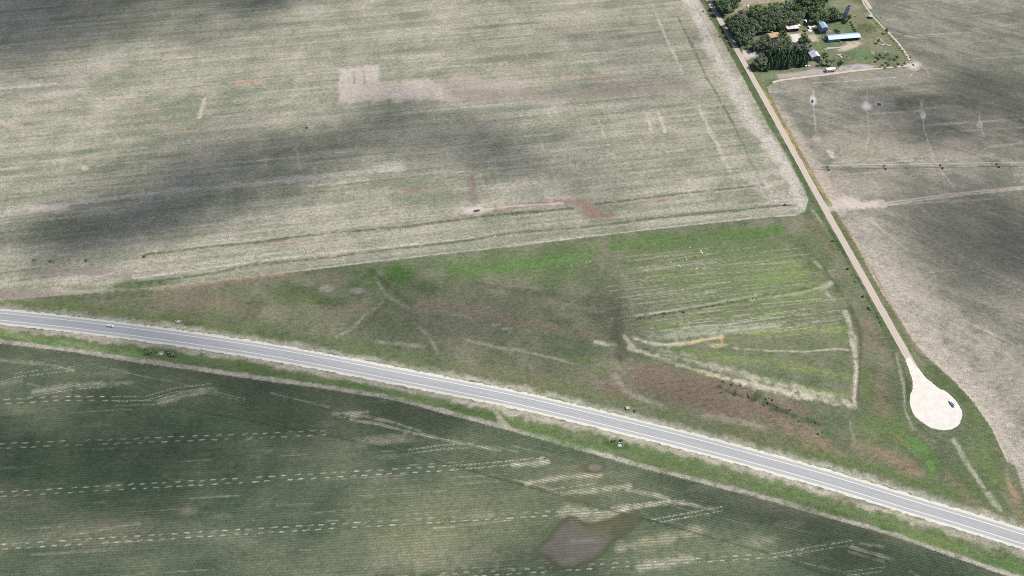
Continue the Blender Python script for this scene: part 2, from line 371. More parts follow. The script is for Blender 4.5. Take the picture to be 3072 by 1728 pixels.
many((142,165,74), .55, [(26,[(2280,845),(2420,815)]),(22,[(2330,800),(2400,790)]),(24,[(2330,890),(2460,860)]),(18,[(2250,1000),(2540,990)]),(20,[(2060,1060),(2300,1085),(2540,1130)]),(16,[(2250,1130),(2540,1190)])])
many((104,132,56), .7, [(14,[(1690,1075),(1810,1082)]),(11,[(1760,1106),(1830,1108)]),(13,[(1970,984),(2035,980)]),(9,[(1970,975),(2000,972)]),(12,[(2500,1020),(2550,1010)]),(14,[(2280,1110),(2330,1140)])])
for bx in [(890,880,70,24,G3,.75),(930,900,60,18,G1,.6),(985,905,50,20,G3,.7),(1090,818,60,16,(100,122,62),.6),(1060,860,46,30,(92,116,56),.7),(1010,850,40,20,(150,126,108),.6),
           (1190,820,46,26,(72,116,38),.85),(1120,838,30,26,(86,122,50),.6),(1280,862,46,20,(80,104,58),.7),(650,938,42,22,(112,148,78),.7),(640,915,20,8,(100,150,70),.7),
           (760,908,60,10,(78,102,48),.7),(860,905,50,16,(80,120,44),.6),(1150,905,60,20,(96,112,70),.5),(980,868,22,12,(186,180,170),.6),(1072,872,30,10,(180,172,164),.6)]:
    blob(*bx[:5], bx[5], clip=fM)
many((84,102,58), .75, [(14,[(1115,812),(1140,840),(1180,872),(1235,912)]),(12,[(1160,905),(1110,960),(1080,990)]),(9,[(1200,930),(1250,945)])])
many((168,160,136), .6, [(9,[(1125,835),(1160,885),(1190,905),(1222,922)]),(8,[(1090,950),(1050,990),(1010,1010)]),(6,[(1150,905),(1085,955),(1060,985)]),(7,[(1300,930),(1400,950),(1420,962)])])
many((124,140,62), .7, [(16,[(0,903),(250,925),(450,952),(560,968),(700,992),(770,1005)])]); many(G3, .6, [(16,[(100,890),(300,893),(450,878)]),(12,[(490,950),(540,962),(600,975)]),(14,[(770,1000),(900,1010)])])
many((144,124,104), .55, [(26,[(1000,950),(1040,935),(1095,915)]),(14,[(560,868),(750,842),(900,825)]),(44,[(540,905),(700,915)]),(12,[(880,1002),(990,1000)]),(30,[(1260,908),(1400,930),(1536,950)]),
      (26,[(1536,965),(1680,985),(1790,1008)]),(18,[(1400,1100),(1536,1112)]),(20,[(1550,1122),(1740,1165),(1830,1170)]),(14,[(1370,925),(1500,960)])])
poly([(1870,1102),(1985,1095),(2100,1125),(2220,1160),(2330,1190),(2425,1222),(2445,1248),(2340,1262),(2200,1262),(2080,1236),(1960,1196),(1900,1160)], (136,112,96), .78, 18, 1.3)
poly([(1800,1150),(1870,1150),(1930,1195),(1840,1200),(1800,1178)], (142,114,94), .6, 10, .9)
many((166,134,112), .7, [(40,[(2350,1275),(2420,1300),(2470,1320)]),(24,[(2420,1332),(2480,1350),(2535,1372)]),(34,[(2625,1355),(2700,1382),(2740,1412)]),(22,[(2560,1335),(2640,1350)]),(16,[(2700,1420),(2770,1425)])])
many((150,124,102), .6, [(40,[(2100,1240),(2300,1290)]),(20,[(2840,1425),(2900,1490),(2960,1540)]),(30,[(2640,1140),(2655,1230),(2660,1290)]),(30,[(2590,950),(2615,1000),(2625,1040)]),(18,[(2430,660),(2480,720),(2500,760)]),(10,[(2580,1340),(2600,1400)])])
many((180,170,145), .6, [(15,[(1845,1130),(1875,1172),(1935,1202),(1995,1222)]),(9,[(1255,978),(1290,1012),(1312,1060)]),(9,[(1130,1025),(1270,1040)]),(12,[(1480,975),(1536,988)]),(8,[(1400,1020),(1536,1052)]),
      (7,[(1536,1045),(1620,1065),(1720,1090)]),(18,[(2110,1250),(2240,1270),(2300,1285)]),(8,[(1540,1160),(1600,1180)]),(7,[(2550,1265),(2562,1330)])])
many((216,208,186), .75, [(9,[(1785,1026),(1845,1034)]),(10,[(1872,1008),(1895,1035),(1900,1045)])])
many((88,94,70), .5, [(26,[(1855,900),(1850,985),(1860,1070)]),(24,[(1540,872),(1660,890),(1800,905)]),(18,[(1700,930),(1830,950)]),(14,[(2400,720),(2450,790),(2510,860)]),(10,[(1420,850),(1560,872),(1700,888)]),(12,[(1640,960),(1720,970)])], 1.2)
blob(1852, 985, 28, 46, (86,96,66), .4, clip=fM); blob(1852, 1065, 30, 20, (92,88,76), .6, clip=fM)
many((152,150,128), .5, [(12,[(1855,770),(1875,860),(1895,930)]),(5,[(1895,910),(1902,950)])])
many((74,90,48), .75, [(10,[(1910,955),(2030,935),(2150,915),(2280,890),(2420,868),(2480,855)]),(7,[(2040,930),(2150,905)])], 1.6)
many((206,200,178), .6, [(7,[(1910,948),(2030,928),(2150,908),(2280,884)]),(7,[(2250,900),(2420,875),(2500,848)]),(14,[(2470,862),(2490,850)]),(10,[(2480,880),(2500,900)]),(9,[(2440,780),(2460,800)])])
many((224,213,188), .85, [(13,[(2535,938),(2550,965),(2560,1000),(2565,1060),(2570,1110),(2565,1165),(2563,1210)]),(9,[(2550,1000),(2560,1050)])], .8)
many((86,84,66), .7, [(10,[(2548,920),(2578,985),(2584,1040),(2580,1120),(2572,1200)]),(7,[(2465,790),(2525,880),(2560,930)]),(8,[(2555,955),(2566,1000)])])
many((228,214,186), .92, [(9,[(1900,1012),(1945,1030),(2010,1035),(2070,1028),(2120,1018),(2165,1010)])], .6)
many((192,188,166), .5, [(20,[(1950,1010),(2100,1000),(2250,985),(2330,975)])], 1.2)
many((226,188,106), .9, [(7,[(2060,1029),(2120,1017)]),(9,[(2145,1012),(2166,1010)]),(5,[(2160,1010),(2168,1030)])]); blob(2150, 1036, 34, 7, (230,208,160), .8, clip=fM)
many((214,206,182), .85, [(4.5,[(2200,1044),(2300,1052),(2420,1055),(2510,1046),(2545,1050)])], .5)
many((212,201,168), .82, [(10,[(1890,1045),(1960,1068),(2060,1102),(2160,1130),(2230,1148)]),(15,[(2230,1148),(2300,1166),(2400,1186),(2470,1198),(2560,1216)])], 1.5)
many((228,190,118), .5, [(5,[(2080,1108),(2160,1132),(2210,1146)])])
many((194,186,162), .75, [(16,[(1960,1048),(2080,1082),(2250,1130),(2400,1168),(2540,1205)])], 1.5)
many((70,84,60), .5, [(9,[(1900,1062),(2040,1092)]),(7,[(1930,1045),(2120,1085)])], 1.4)
many((70,92,54), .8, [(14,[(2270,1190),(2330,1226),(2400,1252),(2460,1275)]),(10,[(2160,1160),(2200,1180),(2260,1200)])], 1.6); blob(2480, 1300, 24, 18, (74,124,50), .8, clip=fM)
many((96,124,56), .75, [(46,[(2600,1275),(2690,1295),(2750,1330)]),(16,[(2480,1366),(2600,1396),(2720,1440),(2860,1475)]),(30,[(2785,1360),(2800,1420)]),(30,[(2590,1110),(2600,1180)])])
blob(2752, 1338, 44, 26, (98,140,62), .85, rot=.55, soft=.35, rag=.6, clip=fM); many((100,150,58), .7, [(22,[(2790,1395),(2796,1430)])]); many((172,140,62), .5, [(7,[(2690,1308),(2730,1345)]),(6,[(2770,1310),(2800,1345)])])
many((102,118,66), .75, [(46,[(2800,1095),(2890,1190),(2940,1280),(2985,1390)]),(30,[(2960,1400),(3000,1470)])]); many((128,148,76), .5, [(26,[(2945,1350),(2985,1430)])])
many((82,96,58), .6, [(14,[(2755,1060),(2830,1140),(2890,1200)]),(14,[(2680,1060),(2715,1130),(2730,1200)]),(8,[(2735,1260),(2780,1300),(2830,1330)])])
many((186,176,150), .6, [(6,[(2688,1060),(2712,1160),(2715,1230),(2740,1290)]),(8,[(2435,625),(2490,700)]),(4,[(2440,632),(2530,770),(2580,860),(2640,970)])])
many((204,196,172), .8, [(11,[(2862,1322),(2895,1375),(2935,1440)]),(11,[(2925,1425),(2960,1480),(2985,1510)]),(8,[(2980,1505),(3000,1530)])], 1.5); many((104,104,84), .6, [(7,[(2850,1340),(2890,1400),(2935,1470),(2960,1520)])])
many((184,150,104), .6, [(12,[(3018,1415),(3030,1460),(3050,1490)])]); many((164,134,104), .6, [(24,[(3040,1470),(3060,1560)])])
for bx in [(1560,800,330,50,(98,128,62),.55),(2120,730,330,46,(98,126,58),.6),(2080,850,330,90,(126,136,92),.4),(2300,850,200,90,(124,146,74),.35),(2250,1050,330,60,(116,132,74),.4),(2620,1180,60,170,(116,116,76),.45),
           (2850,1150,90,90,(98,118,64),.5),(2930,1350,70,110,(104,124,68),.55),(2650,1300,120,60,(98,130,58),.5),(900,880,260,40,(96,116,64),.3),(1150,1000,420,70,(120,120,92),.4),(2480,700,60,120,(104,120,66),.4),(2560,860,50,200,(104,120,68),.45),(2150,1310,300,40,(112,120,78),.3),(1400,930,420,60,(124,116,96),.28),(640,910,330,50,(128,116,94),.45),(1650,1130,260,50,(134,118,98),.35),(2400,1320,260,50,(140,122,98),.35)]:
    blob(*bx[:5], bx[5], soft=1.0, rag=1.2, clip=fM)
# grassy ditches along the gravel road
stroke([(2100,-20),(2150,70),(2235,225),(2300,345),(2390,510),(2438,600)], 14, (90,112,60), .9, rag=.7)
stroke([(2120,10),(2215,170),(2310,345),(2400,505)], 5, (60,84,44), .7, rag=1.2); stroke([(2118,60),(2165,130),(2215,215)], 4, (172,156,116), .5)
stroke([(2440,600),(2520,745),(2610,905),(2690,1050)], 16, (88,112,58), .75, rag=.9); stroke([(2490,690),(2580,850),(2650,985)], 7, (66,90,56), .7, rag=1.2)
stroke([(2245,190),(2275,235),(2310,300),(2390,440),(2485,612)], 11, (134,134,80), .8, rag=.8); stroke([(2290,270),(2345,370),(2400,470),(2480,595)], 5, (200,174,74), .8, rag=.9)
stroke([(2305,285),(2360,385),(2415,480),(2490,610)], 3.6, (188,138,92), .75); stroke([(2487,606),(2493,614)], 9, (150,150,70), .8)
stroke([(2500,640),(2600,810),(2735,1050)], 12, (112,124,74), .8, rag=.8); stroke([(2515,650),(2620,820),(2740,1030),(2765,1065)], 6, (160,130,88), .7)
# highway verges
for lo, hi, c, a, m in [(6, 11, (184,178,152), .5, mMEA), (6, 8.5, (206,200,178), .5, mMEA), (11, 22, (110,128,70), .4, mMEA),
                        (-11.5, -6, (196,186,158), .75, mSV), (-24, -11, (114,136,70), .7, mSV), (-20, -15, (92,124,48), .4, mSV), (-34, -24, (104,124,66), .5, mSV)]:
    l = LAT+6*(n2-.5)+3*(n1-.5); q = 1.8
    al = a*smooth(l, lo-q, lo+q)*(1-smooth(l, hi-q, hi+q))*m*np.clip(.35+1.3*vn(91+int(lo), 26, 7, -.2, 2), 0, 1.2)
    al = np.clip(al, 0, 1); COL[:] = COL*(1-al[..., None])+lin(c)*al[..., None]
fS = mSV.astype(float)
stroke([(p[0], p[1]-7) for p in LOWB], 13, (196,184,166), .9, rag=.8, clip=np.maximum(fS, 0)); stroke([(260,1066),(360,1082),(460,1090),(560,1105)], 14, (168,154,144), .8, clip=fS)
for bx in [(40,1005,90,12,(138,160,84),.8),(140,1028,60,9,(108,146,60),.8),(260,1040,80,10,(142,166,84),.7),(395,1064,40,10,(110,152,62),.85),(440,1052,30,9,(84,112,56),.8),(515,1060,36,14,(64,96,56),.9),
           (560,1072,60,8,(104,138,56),.7),(720,1090,90,12,(104,132,56),.7),(1050,1155,90,12,(98,130,50),.7),(1230,1195,100,14,(116,142,60),.6),(1450,1245,90,14,(92,122,54),.7),
           (1590,1290,70,16,(98,130,60),.7),(1700,1330,90,16,(92,128,54),.7),(1850,1335,50,12,(72,106,46),.8),(2000,1400,110,18,(96,122,54),.6),(2480,1535,110,14,(84,112,48),.7),(2660,1585,40,10,(78,124,50),.8),
           (2810,1630,120,16,(118,142,60),.7),(3000,1690,90,16,(88,126,48),.7),(2550,1500,80,12,(128,112,88),.5)]:
    blob(*bx[:5], bx[5], rot=.2, clip=fS)
stroke([(1483,1228),(1500,1255),(1530,1285)], 13, (186,176,142), .8, clip=fS)

# quieter greens and browns
def desat(m, k, up):
    q = COL[m]; lum = (q*[.3,.55,.15]).sum(1, keepdims=True); COL[m] = (q*k+lum*(1-k))*up
desat(mMEA, .76, 1.05); desat(mSV, .70, 1.03)
# ---- lower row-crop field
ROWC = (-X*math.sin(ANG_R)+Y*math.cos(ANG_R))
dgv = np.interp(U, [p[0] for p in DIAG], [p[1] for p in DIAG])
HEAD = (V < dgv) & mLOW
ROWC = np.where(HEAD, -X*math.sin(ANG_H)+Y*math.cos(ANG_H), ROWC)
al = .35*HEAD; COL[:] = COL*(1-al[..., None])+lin((84,98,72))*al[..., None]
ROW[HEAD] = .26
PALE = (196,190,162)
for i in range(150):
    cy = rs.uniform(1050, 1800); cx = rs.uniform(-150, 3000)
    s = .24 if inpoly(LOW, np.array([cx]), np.array([cy]))[0] and cy < np.interp(cx, [p[0] for p in DIAG], [p[1] for p in DIAG]) else -.061
    stroke(rowline(cx, cy, rs.uniform(40, 260), s), rs.uniform(2, 5), (178,176,146) if rs.rand() < .75 else (72,86,60), rs.uniform(.2, .5), rag=1.2, clip=fW)
for i in range(60):
    cx, cy = rs.uniform(0, 2400), rs.uniform(1080, 1720)
    blob(cx, cy, rs.uniform(20, 80), rs.uniform(6, 18), [(160,156,130),(138,130,108),(74,98,66)][rs.randint(3)], rs.uniform(.2, .5), rot=-.06, clip=fW)
blob(1380, 1560, 330, 120, (142,146,104), .5, clip=fW, soft=.9); blob(1230, 1660, 200, 70, (160,160,118), .5, clip=fW, soft=.9)  # sunlit middle of the field painted in as paler olive
blob(1750, 1430, 230, 110, (150,152,114), .45, rot=.25, clip=fW, soft=.9); blob(2150, 1660, 260, 90, (146,152,112), .5, clip=fW, soft=.9); blob(290, 1590, 150, 60, (140,134,108), .5, clip=fW, soft=.9)
blob(600, 1240, 260, 70, (72,94,70), .5, rot=.2, clip=fW, soft=.9); blob(200, 1440, 260, 90, (84,108,78), .5, clip=fW, soft=.9)  # cloud-shaded upper left painted in as darker green
for i in range(14):
    cx, cy = rs.uniform(-50, 2500), rs.uniform(1120, 1740); blob(cx, cy, rs.uniform(90, 260), rs.uniform(22, 60), [(152,150,122),(146,150,112),(78,98,72),(138,134,110)][rs.randint(4)], rs.uniform(.25, .5), rot=rs.normal(-.05,.2), soft=1.0, rag=1.4, clip=fW)
def dashes(P, per=36.0, ln=14.0, sep=13.0, wd=2.9, a=.78, c=(206,200,176)):
    P = np.array(P, float); seg = np.hypot(*np.diff(P, axis=0).T); cum = np.r_[0, np.cumsum(seg)]
    for off in (0, sep):
        s = rs.uniform(0, per)
        while s < cum[-1]-ln:
            e = s+ln*rs.uniform(.75, 1.2)
            p0 = [np.interp(s, cum, P[:, k]) for k in (0, 1)]; p1 = [np.interp(e, cum, P[:, k]) for k in (0, 1)]
            if rs.rand() < .95: stroke([(p0[0], p0[1]+off+.2), (p1[0], p1[1]+off-.2)], wd, c, a*rs.uniform(.6, 1.1), soft=.4, rag=.22, clip=fW)
            s += per*rs.uniform(.85, 1.15)
dashes([(-150,1210),(0,1199),(165,1189),(330,1189)]); dashes([(-150,1340),(0,1331),(745,1302),(990,1290)]); dashes([(-150,1486),(24,1475),(751,1433),(1343,1398)])
dashes([(-150,1645),(6,1634),(768,1586),(1536,1541),(1820,1525)]); dashes([(1200,1730),(1536,1709),(1789,1692),(2304,1661)]); dashes([(2290,1662),(2420,1650)])
def zig(P, wd, a, per=11.0, c=(202,196,172)):
    dashes(P, per, per*.4, 12, wd*.75, a*.8, c)
zig([(1343,1398),(1430,1392),(1536,1382),(1640,1372)], 5, .9); zig([(330,1190),(440,1188),(520,1165),(640,1150)], 4, .7); zig([(340,1205),(470,1200),(560,1175),(640,1165)], 4, .6)
zig([(40,1120),(180,1104),(230,1098)], 4, .7); zig([(100,1175),(240,1155),(300,1150)], 4, .7); zig([(1005,1240),(1090,1238),(1110,1232)], 5, .8); zig([(1220,1350),(1330,1335),(1420,1330)], 5, .7)
zig([(2304,1664),(2440,1640),(2560,1622)], 5, .8); zig([(1820,1525),(1960,1505),(2060,1500)], 5, .8); zig([(1950,1560),(2060,1540),(2170,1520)], 6, .8); zig([(1640,1470),(1790,1450)], 5, .7); zig([(2540,1715),(2660,1700)], 5, .6)
for wd, a, c, p in [(7,.8,PALE,[(1040,1245),(1090,1248),(1160,1262),(1260,1292)]),(6,.7,PALE,[(1050,1258),(1150,1275),(1240,1300),(1330,1318)]),(7,.7,PALE,[(1230,1296),(1330,1318),(1500,1352)]),
      (16,.5,PALE,[(480,1205),(560,1185),(640,1170)]),(14,.5,PALE,[(100,1175),(250,1155),(390,1150)]),(10,.5,PALE,[(1000,1240),(1100,1236)]),(20,.45,PALE,[(1080,1325),(1230,1310)]),
      (14,.7,(222,214,186),[(1540,1396),(1640,1386)]),(12,.6,(222,214,186),[(1580,1450),(1700,1430),(1800,1424)]),(14,.6,(214,206,176),[(1690,1485),(1800,1470),(1890,1460)]),
      (26,.6,(212,204,172),[(1690,1530),(1800,1545),(1880,1530)]),(16,.55,(206,200,168),[(1690,1555),(1790,1570)]),(9,.7,(214,206,176),[(1860,1530),(2000,1505),(2070,1512),(2140,1530)]),
      (10,.6,(214,206,176),[(1880,1470),(1960,1485),(2010,1500)]),(26,.5,(206,198,160),[(1860,1640),(1980,1620),(2100,1590)]),(22,.6,(214,206,182),[(1920,1700),(1990,1690),(2070,1675)]),
      (9,.75,PALE,[(2550,1640),(2600,1655),(2680,1680)]),(7,.75,PALE,[(2545,1655),(2650,1685)]),(7,.5,PALE,[(2580,1630),(2650,1640)]),(8,.6,PALE,[(2730,1715),(2800,1760)]),
      (10,.5,PALE,[(0,1080),(120,1090),(220,1110)]),(16,.35,PALE,[(0,1150),(60,1140)]),(5,.5,PALE,[(1300,1585),(1536,1560)]),(6,.45,PALE,[(240,1600),(420,1570)])]:
    stroke(p, wd*.95, c, a*.68, rag=1.3, soft=.95, clip=fW)
stroke(DIAG[2:], 6, (66,80,52), .55, clip=fW)
l_ = (COL*[.3,.55,.15]).sum(2); ROW = np.where(mLOW, np.clip(ROW*.8+.5*smooth(l_, .20, .5), 0, .42), ROW)
# damp hollow in the rows
WET = [(1712,1546),(1733,1552),(1757,1570),(1819,1561),(1873,1537),(1932,1558),(1909,1582),(1882,1603),(1831,1633),(1822,1654),(1795,1678),(1727,1707),(1664,1707),(1649,1687),(1646,1678),(1613,1666),(1600,1651),(1613,1639),(1637,1615),(1661,1582),(1685,1555)]
poly(WET, (94,97,66), .92, 5, .4, .18)
CW = (1735, 1635); poly([(CW[0]+(x-CW[0])*.84-4, CW[1]+(y-CW[1])*.82) for x, y in WET if not (x > 1790 and y < 1590)]+[(1700,1575)], (117,113,104), .92, 9, .4, .2)
blob(1755, 1622, 45, 10, (150,146,134), .45, rag=1.2); blob(1705, 1685, 30, 14, (138,133,120), .5); stroke([(1740,1600),(1820,1590),(1890,1570)], 34, (116,112,86), .75, soft=.9)
for bx in [(1780,1405,38,16,(106,104,66),.9),(1783,1402,22,10,(142,136,126),.8),(1735,1495,60,14,(108,110,74),.85),(1815,1445,24,10,(116,118,80),.7)]: blob(*bx[:5], bx[5], soft=.35, rag=.5, spk=.15)

# ---- farmyard ground
poly([(2326,222),(2420,213),(2440,205),(2500,212),(2520,200),(2570,192),(2640,198),(2560,216),(2480,222),(2334,236)], (190,174,168), .85, 4, .5, .2)
blob(2575, 204, 50, 9, (196,184,184), .8); blob(2572, 206, 16, 6, (140,134,130), .5); poly([(2280,222),(2326,217),(2334,234),(2290,240)], (132,140,98), .8, 3, .4)
stroke([(2334,238),(2480,226),(2600,212),(2700,200)], 5, (150,152,84), .6, rag=1.2)
stroke([(2236,166),(2262,163),(2300,158)], 13, (206,192,182), .9, spk=.15); stroke([(2300,157),(2340,150),(2372,138),(2385,122)], 9, (176,164,154), .85); poly([(2228,150),(2262,158),(2262,168),(2240,182),(2226,166)], (218,202,188), .9, 3, .3, .15)
poly([(2362,98),(2372,103),(2404,100),(2401,114),(2394,128),(2383,130),(2377,122),(2374,110)], (236,226,212), 1.0, 2.2, .4, .1)
blob(2440, 108, 22, 6, (206,190,158), .7); stroke([(2400,106),(2430,112),(2455,122)], 9, (196,182,150), .7); blob(2440, 118, 10, 8, (214,194,158), .7); stroke([(2400,95),(2440,100)], 8, (160,156,110), .6)
stroke([(2522,145),(2545,140),(2570,134),(2585,125)], 16, (214,190,162), .95, spk=.2); stroke([(2540,130),(2570,126)], 8, (206,190,150), .6); blob(2586, 124, 12, 8, (150,118,100), .8); blob(2530,148,20,6,(190,176,160),.7)
blob(2580, 160, 40, 16, (100,138,76), .8); blob(2460, 100, 14, 10, (104,140,60), .7); blob(2455, 138, 18, 8, (112,146,62), .7); blob(2540, 78, 26, 16, (104,128,70), .7); blob(2470, 105, 8, 10, (120,96,80), .4)
poly([(2536,35),(2560,20),(2600,50),(2640,95),(2600,110),(2560,80)], (140,134,96), .7, 8, .8); blob(2600, 85, 40, 16, (86,104,60), .7); blob(2560, 20, 30, 10, (168,146,118), .6); blob(2520, 10, 40, 10, (130,146,84), .7)
poly([(2208,-10),(2400,-30),(2360,8),(2290,14),(2225,14)], (182,160,134), .8, 5, .6); stroke([(2260,16),(2330,8),(2400,-2)], 6, (96,128,66), .8); stroke([(2160,40),(2200,38),(2230,22)], 9, (176,166,130), .7)
stroke([(2595,40),(2640,95)], 4, (184,160,80), .6); stroke([(2660,100),(2700,150),(2730,190)], 5, (80,100,56), .7); stroke([(2552,66),(2566,98)], 3.5, (56,70,44), .8)
stroke([(2450,150),(2480,146),(2520,145)], 5, (120,104,84), .6); blob(2440, 192, 12, 8, (150,150,110), .5)
th = np.linspace(0, 2*math.pi, 30); stroke([(2545+18*math.cos(q), 169+13*math.sin(q)) for q in th], 3, (96,100,80), .6, rag=.4)
blob(2545, 169, 15, 10, (122,132,92), .6); blob(2480, 100, 14, 4, (150,120,110), .6)
for i in range(40):
    blob(rs.uniform(2250, 2720), rs.uniform(0, 215), rs.uniform(5, 18), rs.uniform(3, 9), [(92,112,60),(120,140,76),(150,144,104),(170,156,126)][rs.randint(4)], rs.uniform(.2, .5), clip=mFARM.astype(float))

desat(mFARM, .70, 1.10); desat(mLOW, .80, .98)
# ------------------------------------------------------------------ ground material (one material, colours of soil, plants and some painted cloud light per place)
def ground_material():
    m = bpy.data.materials.new('ground_cover'); m.use_nodes = True; t = m.node_tree; t.nodes.clear()
    N = lambda ty, **k: (lambda n: ([setattr(n, a, b) for a, b in k.items()], n)[1])(t.nodes.new(ty))
    L = t.links.new
    out = N('ShaderNodeOutputMaterial'); dif = N('ShaderNodeBsdfDiffuse'); L(dif.outputs[0], out.inputs[0])
    def attr(nm): return N('ShaderNodeAttribute', attribute_name=nm)
    geo = N('ShaderNodeNewGeometry')
    def noise(scale, detail, stretch, ang, rough=.6):
        mp = N('ShaderNodeMapping'); mp.inputs['Rotation'].default_value = (0, 0, -ang); mp.inputs['Scale'].default_value = stretch
        L(geo.outputs['Position'], mp.inputs[0]); n = N('ShaderNodeTexNoise'); n.inputs['Scale'].default_value = scale
        n.inputs['Detail'].default_value = detail; n.inputs['Roughness'].default_value = rough; L(mp.outputs[0], n.inputs['Vector']); return n.outputs[0]
    def M(op, a, b=None, c=None, clamp=False):
        n = N('ShaderNodeMath', operation=op); n.use_clamp = clamp
        for i, v in enumerate((a, b, c)):
            if v is None: continue
            if isinstance(v, (int, float)): n.inputs[i].default_value = v
            else: L(v, n.inputs[i])
        return n.outputs[0]
    na = noise(1.7, 2.0, (.75, 1, 1), ANG_L, .8); nb = noise(.45, 2.0, (.6, 1, 1), ANG_L, .6); nc = noise(.05, 3.0, (1, 1, 1), 0)
    s = M('MULTIPLY', M('SUBTRACT', na, .5), 6.0); s = M('ADD', s, M('MULTIPLY', M('SUBTRACT', nb, .5), 2.4)); s = M('ADD', s, M('MULTIPLY', M('SUBTRACT', nc, .5), 1.0))
    s = M('MINIMUM', M('MAXIMUM', s, -1.25), 1.3)
    fl = noise(.8, 1.0, (1, 1, 1), 0, .5); fl = M('MULTIPLY', M('MAXIMUM', M('SUBTRACT', fl, .64), 0.0), 9.0); s = M('ADD', s, fl)
    row = M('SINE', M('MULTIPLY', attr('rowc').outputs['Fac'], 2*math.pi/1.62))
    row = M('MULTIPLY', M('MULTIPLY', row, attr('rows').outputs['Fac']), M('MAXIMUM', M('MULTIPLY', M('SUBTRACT', nb, .28), 3.2), .15))
    f = M('ADD', M('MULTIPLY', s, attr('speckle').outputs['Fac']), row)
    vec = N('ShaderNodeVectorMath', operation='SCALE'); vec.inputs[0].default_value = (1.06, .98, 1.04); L(f, vec.inputs['Scale'])
    add = N('ShaderNodeVectorMath', operation='ADD'); add.inputs[1].default_value = (1, 1, 1); L(vec.outputs[0], add.inputs[0])
    mul = N('ShaderNodeVectorMath', operation='MULTIPLY'); L(attr('cover').outputs['Color'], mul.inputs[0]); L(add.outputs[0], mul.inputs[1])
    mx = N('ShaderNodeVectorMath', operation='MAXIMUM'); mx.inputs[1].default_value = (.004, .004, .004); L(mul.outputs[0], mx.inputs[0]); L(mx.outputs[0], dif.inputs[0])
    bp = N('ShaderNodeBump'); bp.inputs['Strength'].default_value = .35; bp.inputs['Distance'].default_value = .25; L(na, bp.inputs['Height']); L(bp.outputs[0], dif.inputs['Normal'])
    return m
MG = ground_material()
keep = (np.abs(X) <= 75+Zd*.7314) 
qk = keep[:-1, :-1] & keep[1:, 1:] & keep[:-1, 1:] & keep[1:, :-1]
reg = np.select([mLF, mRF, mFARM, mLOW, mSV], [0, 1, 2, 3, 4], 5)[:-1, :-1]
ALB = np.minimum(COL/K, .8)
HZ = .10*(n2-.5)
def ground_piece(name, r):
    ii, jj = np.where(qk & (reg == r))
    a = ii*NC+jj; quads = np.stack([a, a+1, a+NC+1, a+NC], 1)
    used, inv = np.unique(quads, return_inverse=True); inv = inv.reshape(-1)
    me = bpy.data.meshes.new(name); nv, nf = len(used), len(quads)
    me.vertices.add(nv); me.loops.add(nf*4); me.polygons.add(nf)
    me.vertices.foreach_set('co', np.stack([X.ravel()[used], Y.ravel()[used], np.zeros(nv)], 1).astype(np.float32).ravel())
    me.loops.foreach_set('vertex_index', inv.astype(np.int32))
    me.polygons.foreach_set('loop_start', (np.arange(nf)*4).astype(np.int32))
    me.update(calc_edges=True)
    c = np.ones((nv, 4), np.float32); c[:, :3] = ALB.reshape(-1, 3)[used]
    me.attributes.new('cover', 'FLOAT_COLOR', 'POINT').data.foreach_set('color', c.ravel())
    for nm, A in (('speckle', SPK), ('rows', ROW), ('rowc', ROWC)):
        me.attributes.new(nm, 'FLOAT', 'POINT').data.foreach_set('value', A.ravel()[used].astype(np.float32))
    me.materials.append(MG); o = link(name, me); return tag(o, kind='structure')
for r, nm in enumerate(['field', 'irrigated_field', 'farmyard', 'row_crop_field', 'road_verge', 'meadow']): ground_piece(nm, r)
gm = MB(); gm.add([(-9000,-6000,-.6),(9000,-6000,-.6),(9000,12000,-.6),(-9000,12000,-.6)], [(0,1,2,3)])
tag(gm.build('ground', mat('far_fields', alb(160,158,138), 1, var=.12, scale=.004)), kind='structure')

# ------------------------------------------------------------------ roads as ribbons
def ribbon(name, P, hw, z, m, step=None, jit=0.0, off=0.0, kind='structure', hw2=None):
    """strip along world polyline P, half width hw (left of travel +), lateral offset off"""
    P = np.asarray(P, float); T = np.gradient(P, axis=0); T /= np.linalg.norm(T, axis=1)[:, None]; Nn = np.stack([-T[:, 1], T[:, 0]], 1)
    r = np.random.RandomState(len(P)); n = len(P)
    h1 = (hw if np.ndim(hw) else np.full(n, hw)); h2 = h1 if hw2 is None else hw2
    A = P+Nn*(off+h1+jit*(r.rand(n)-.5)*2)[:, None]; B = P+Nn*(off-h2+jit*(r.rand(n)-.5)*2)[:, None]
    vs = [(x, y, z) for x, y in A]+[(x, y, z) for x, y in B]
    fs = [(n+i, n+i+1, i+1, i) for i in range(n-1)]
    me = bpy.data.meshes.new(name); me.from_pydata(vs, [], fs); me.update()
    dist = np.r_[0, np.cumsum(np.linalg.norm(np.diff(P, axis=0), axis=1))]
    me.attributes.new('along', 'FLOAT', 'POINT').data.foreach_set('value', np.r_[dist, dist].astype(np.float32))
    me.attributes.new('across', 'FLOAT', 'POINT').data.foreach_set('value', np.r_[off+h1, off-h2].astype(np.float32))
    me.materials.append(m); o = link(name, me)
    return tag(o, kind=kind) if kind else o
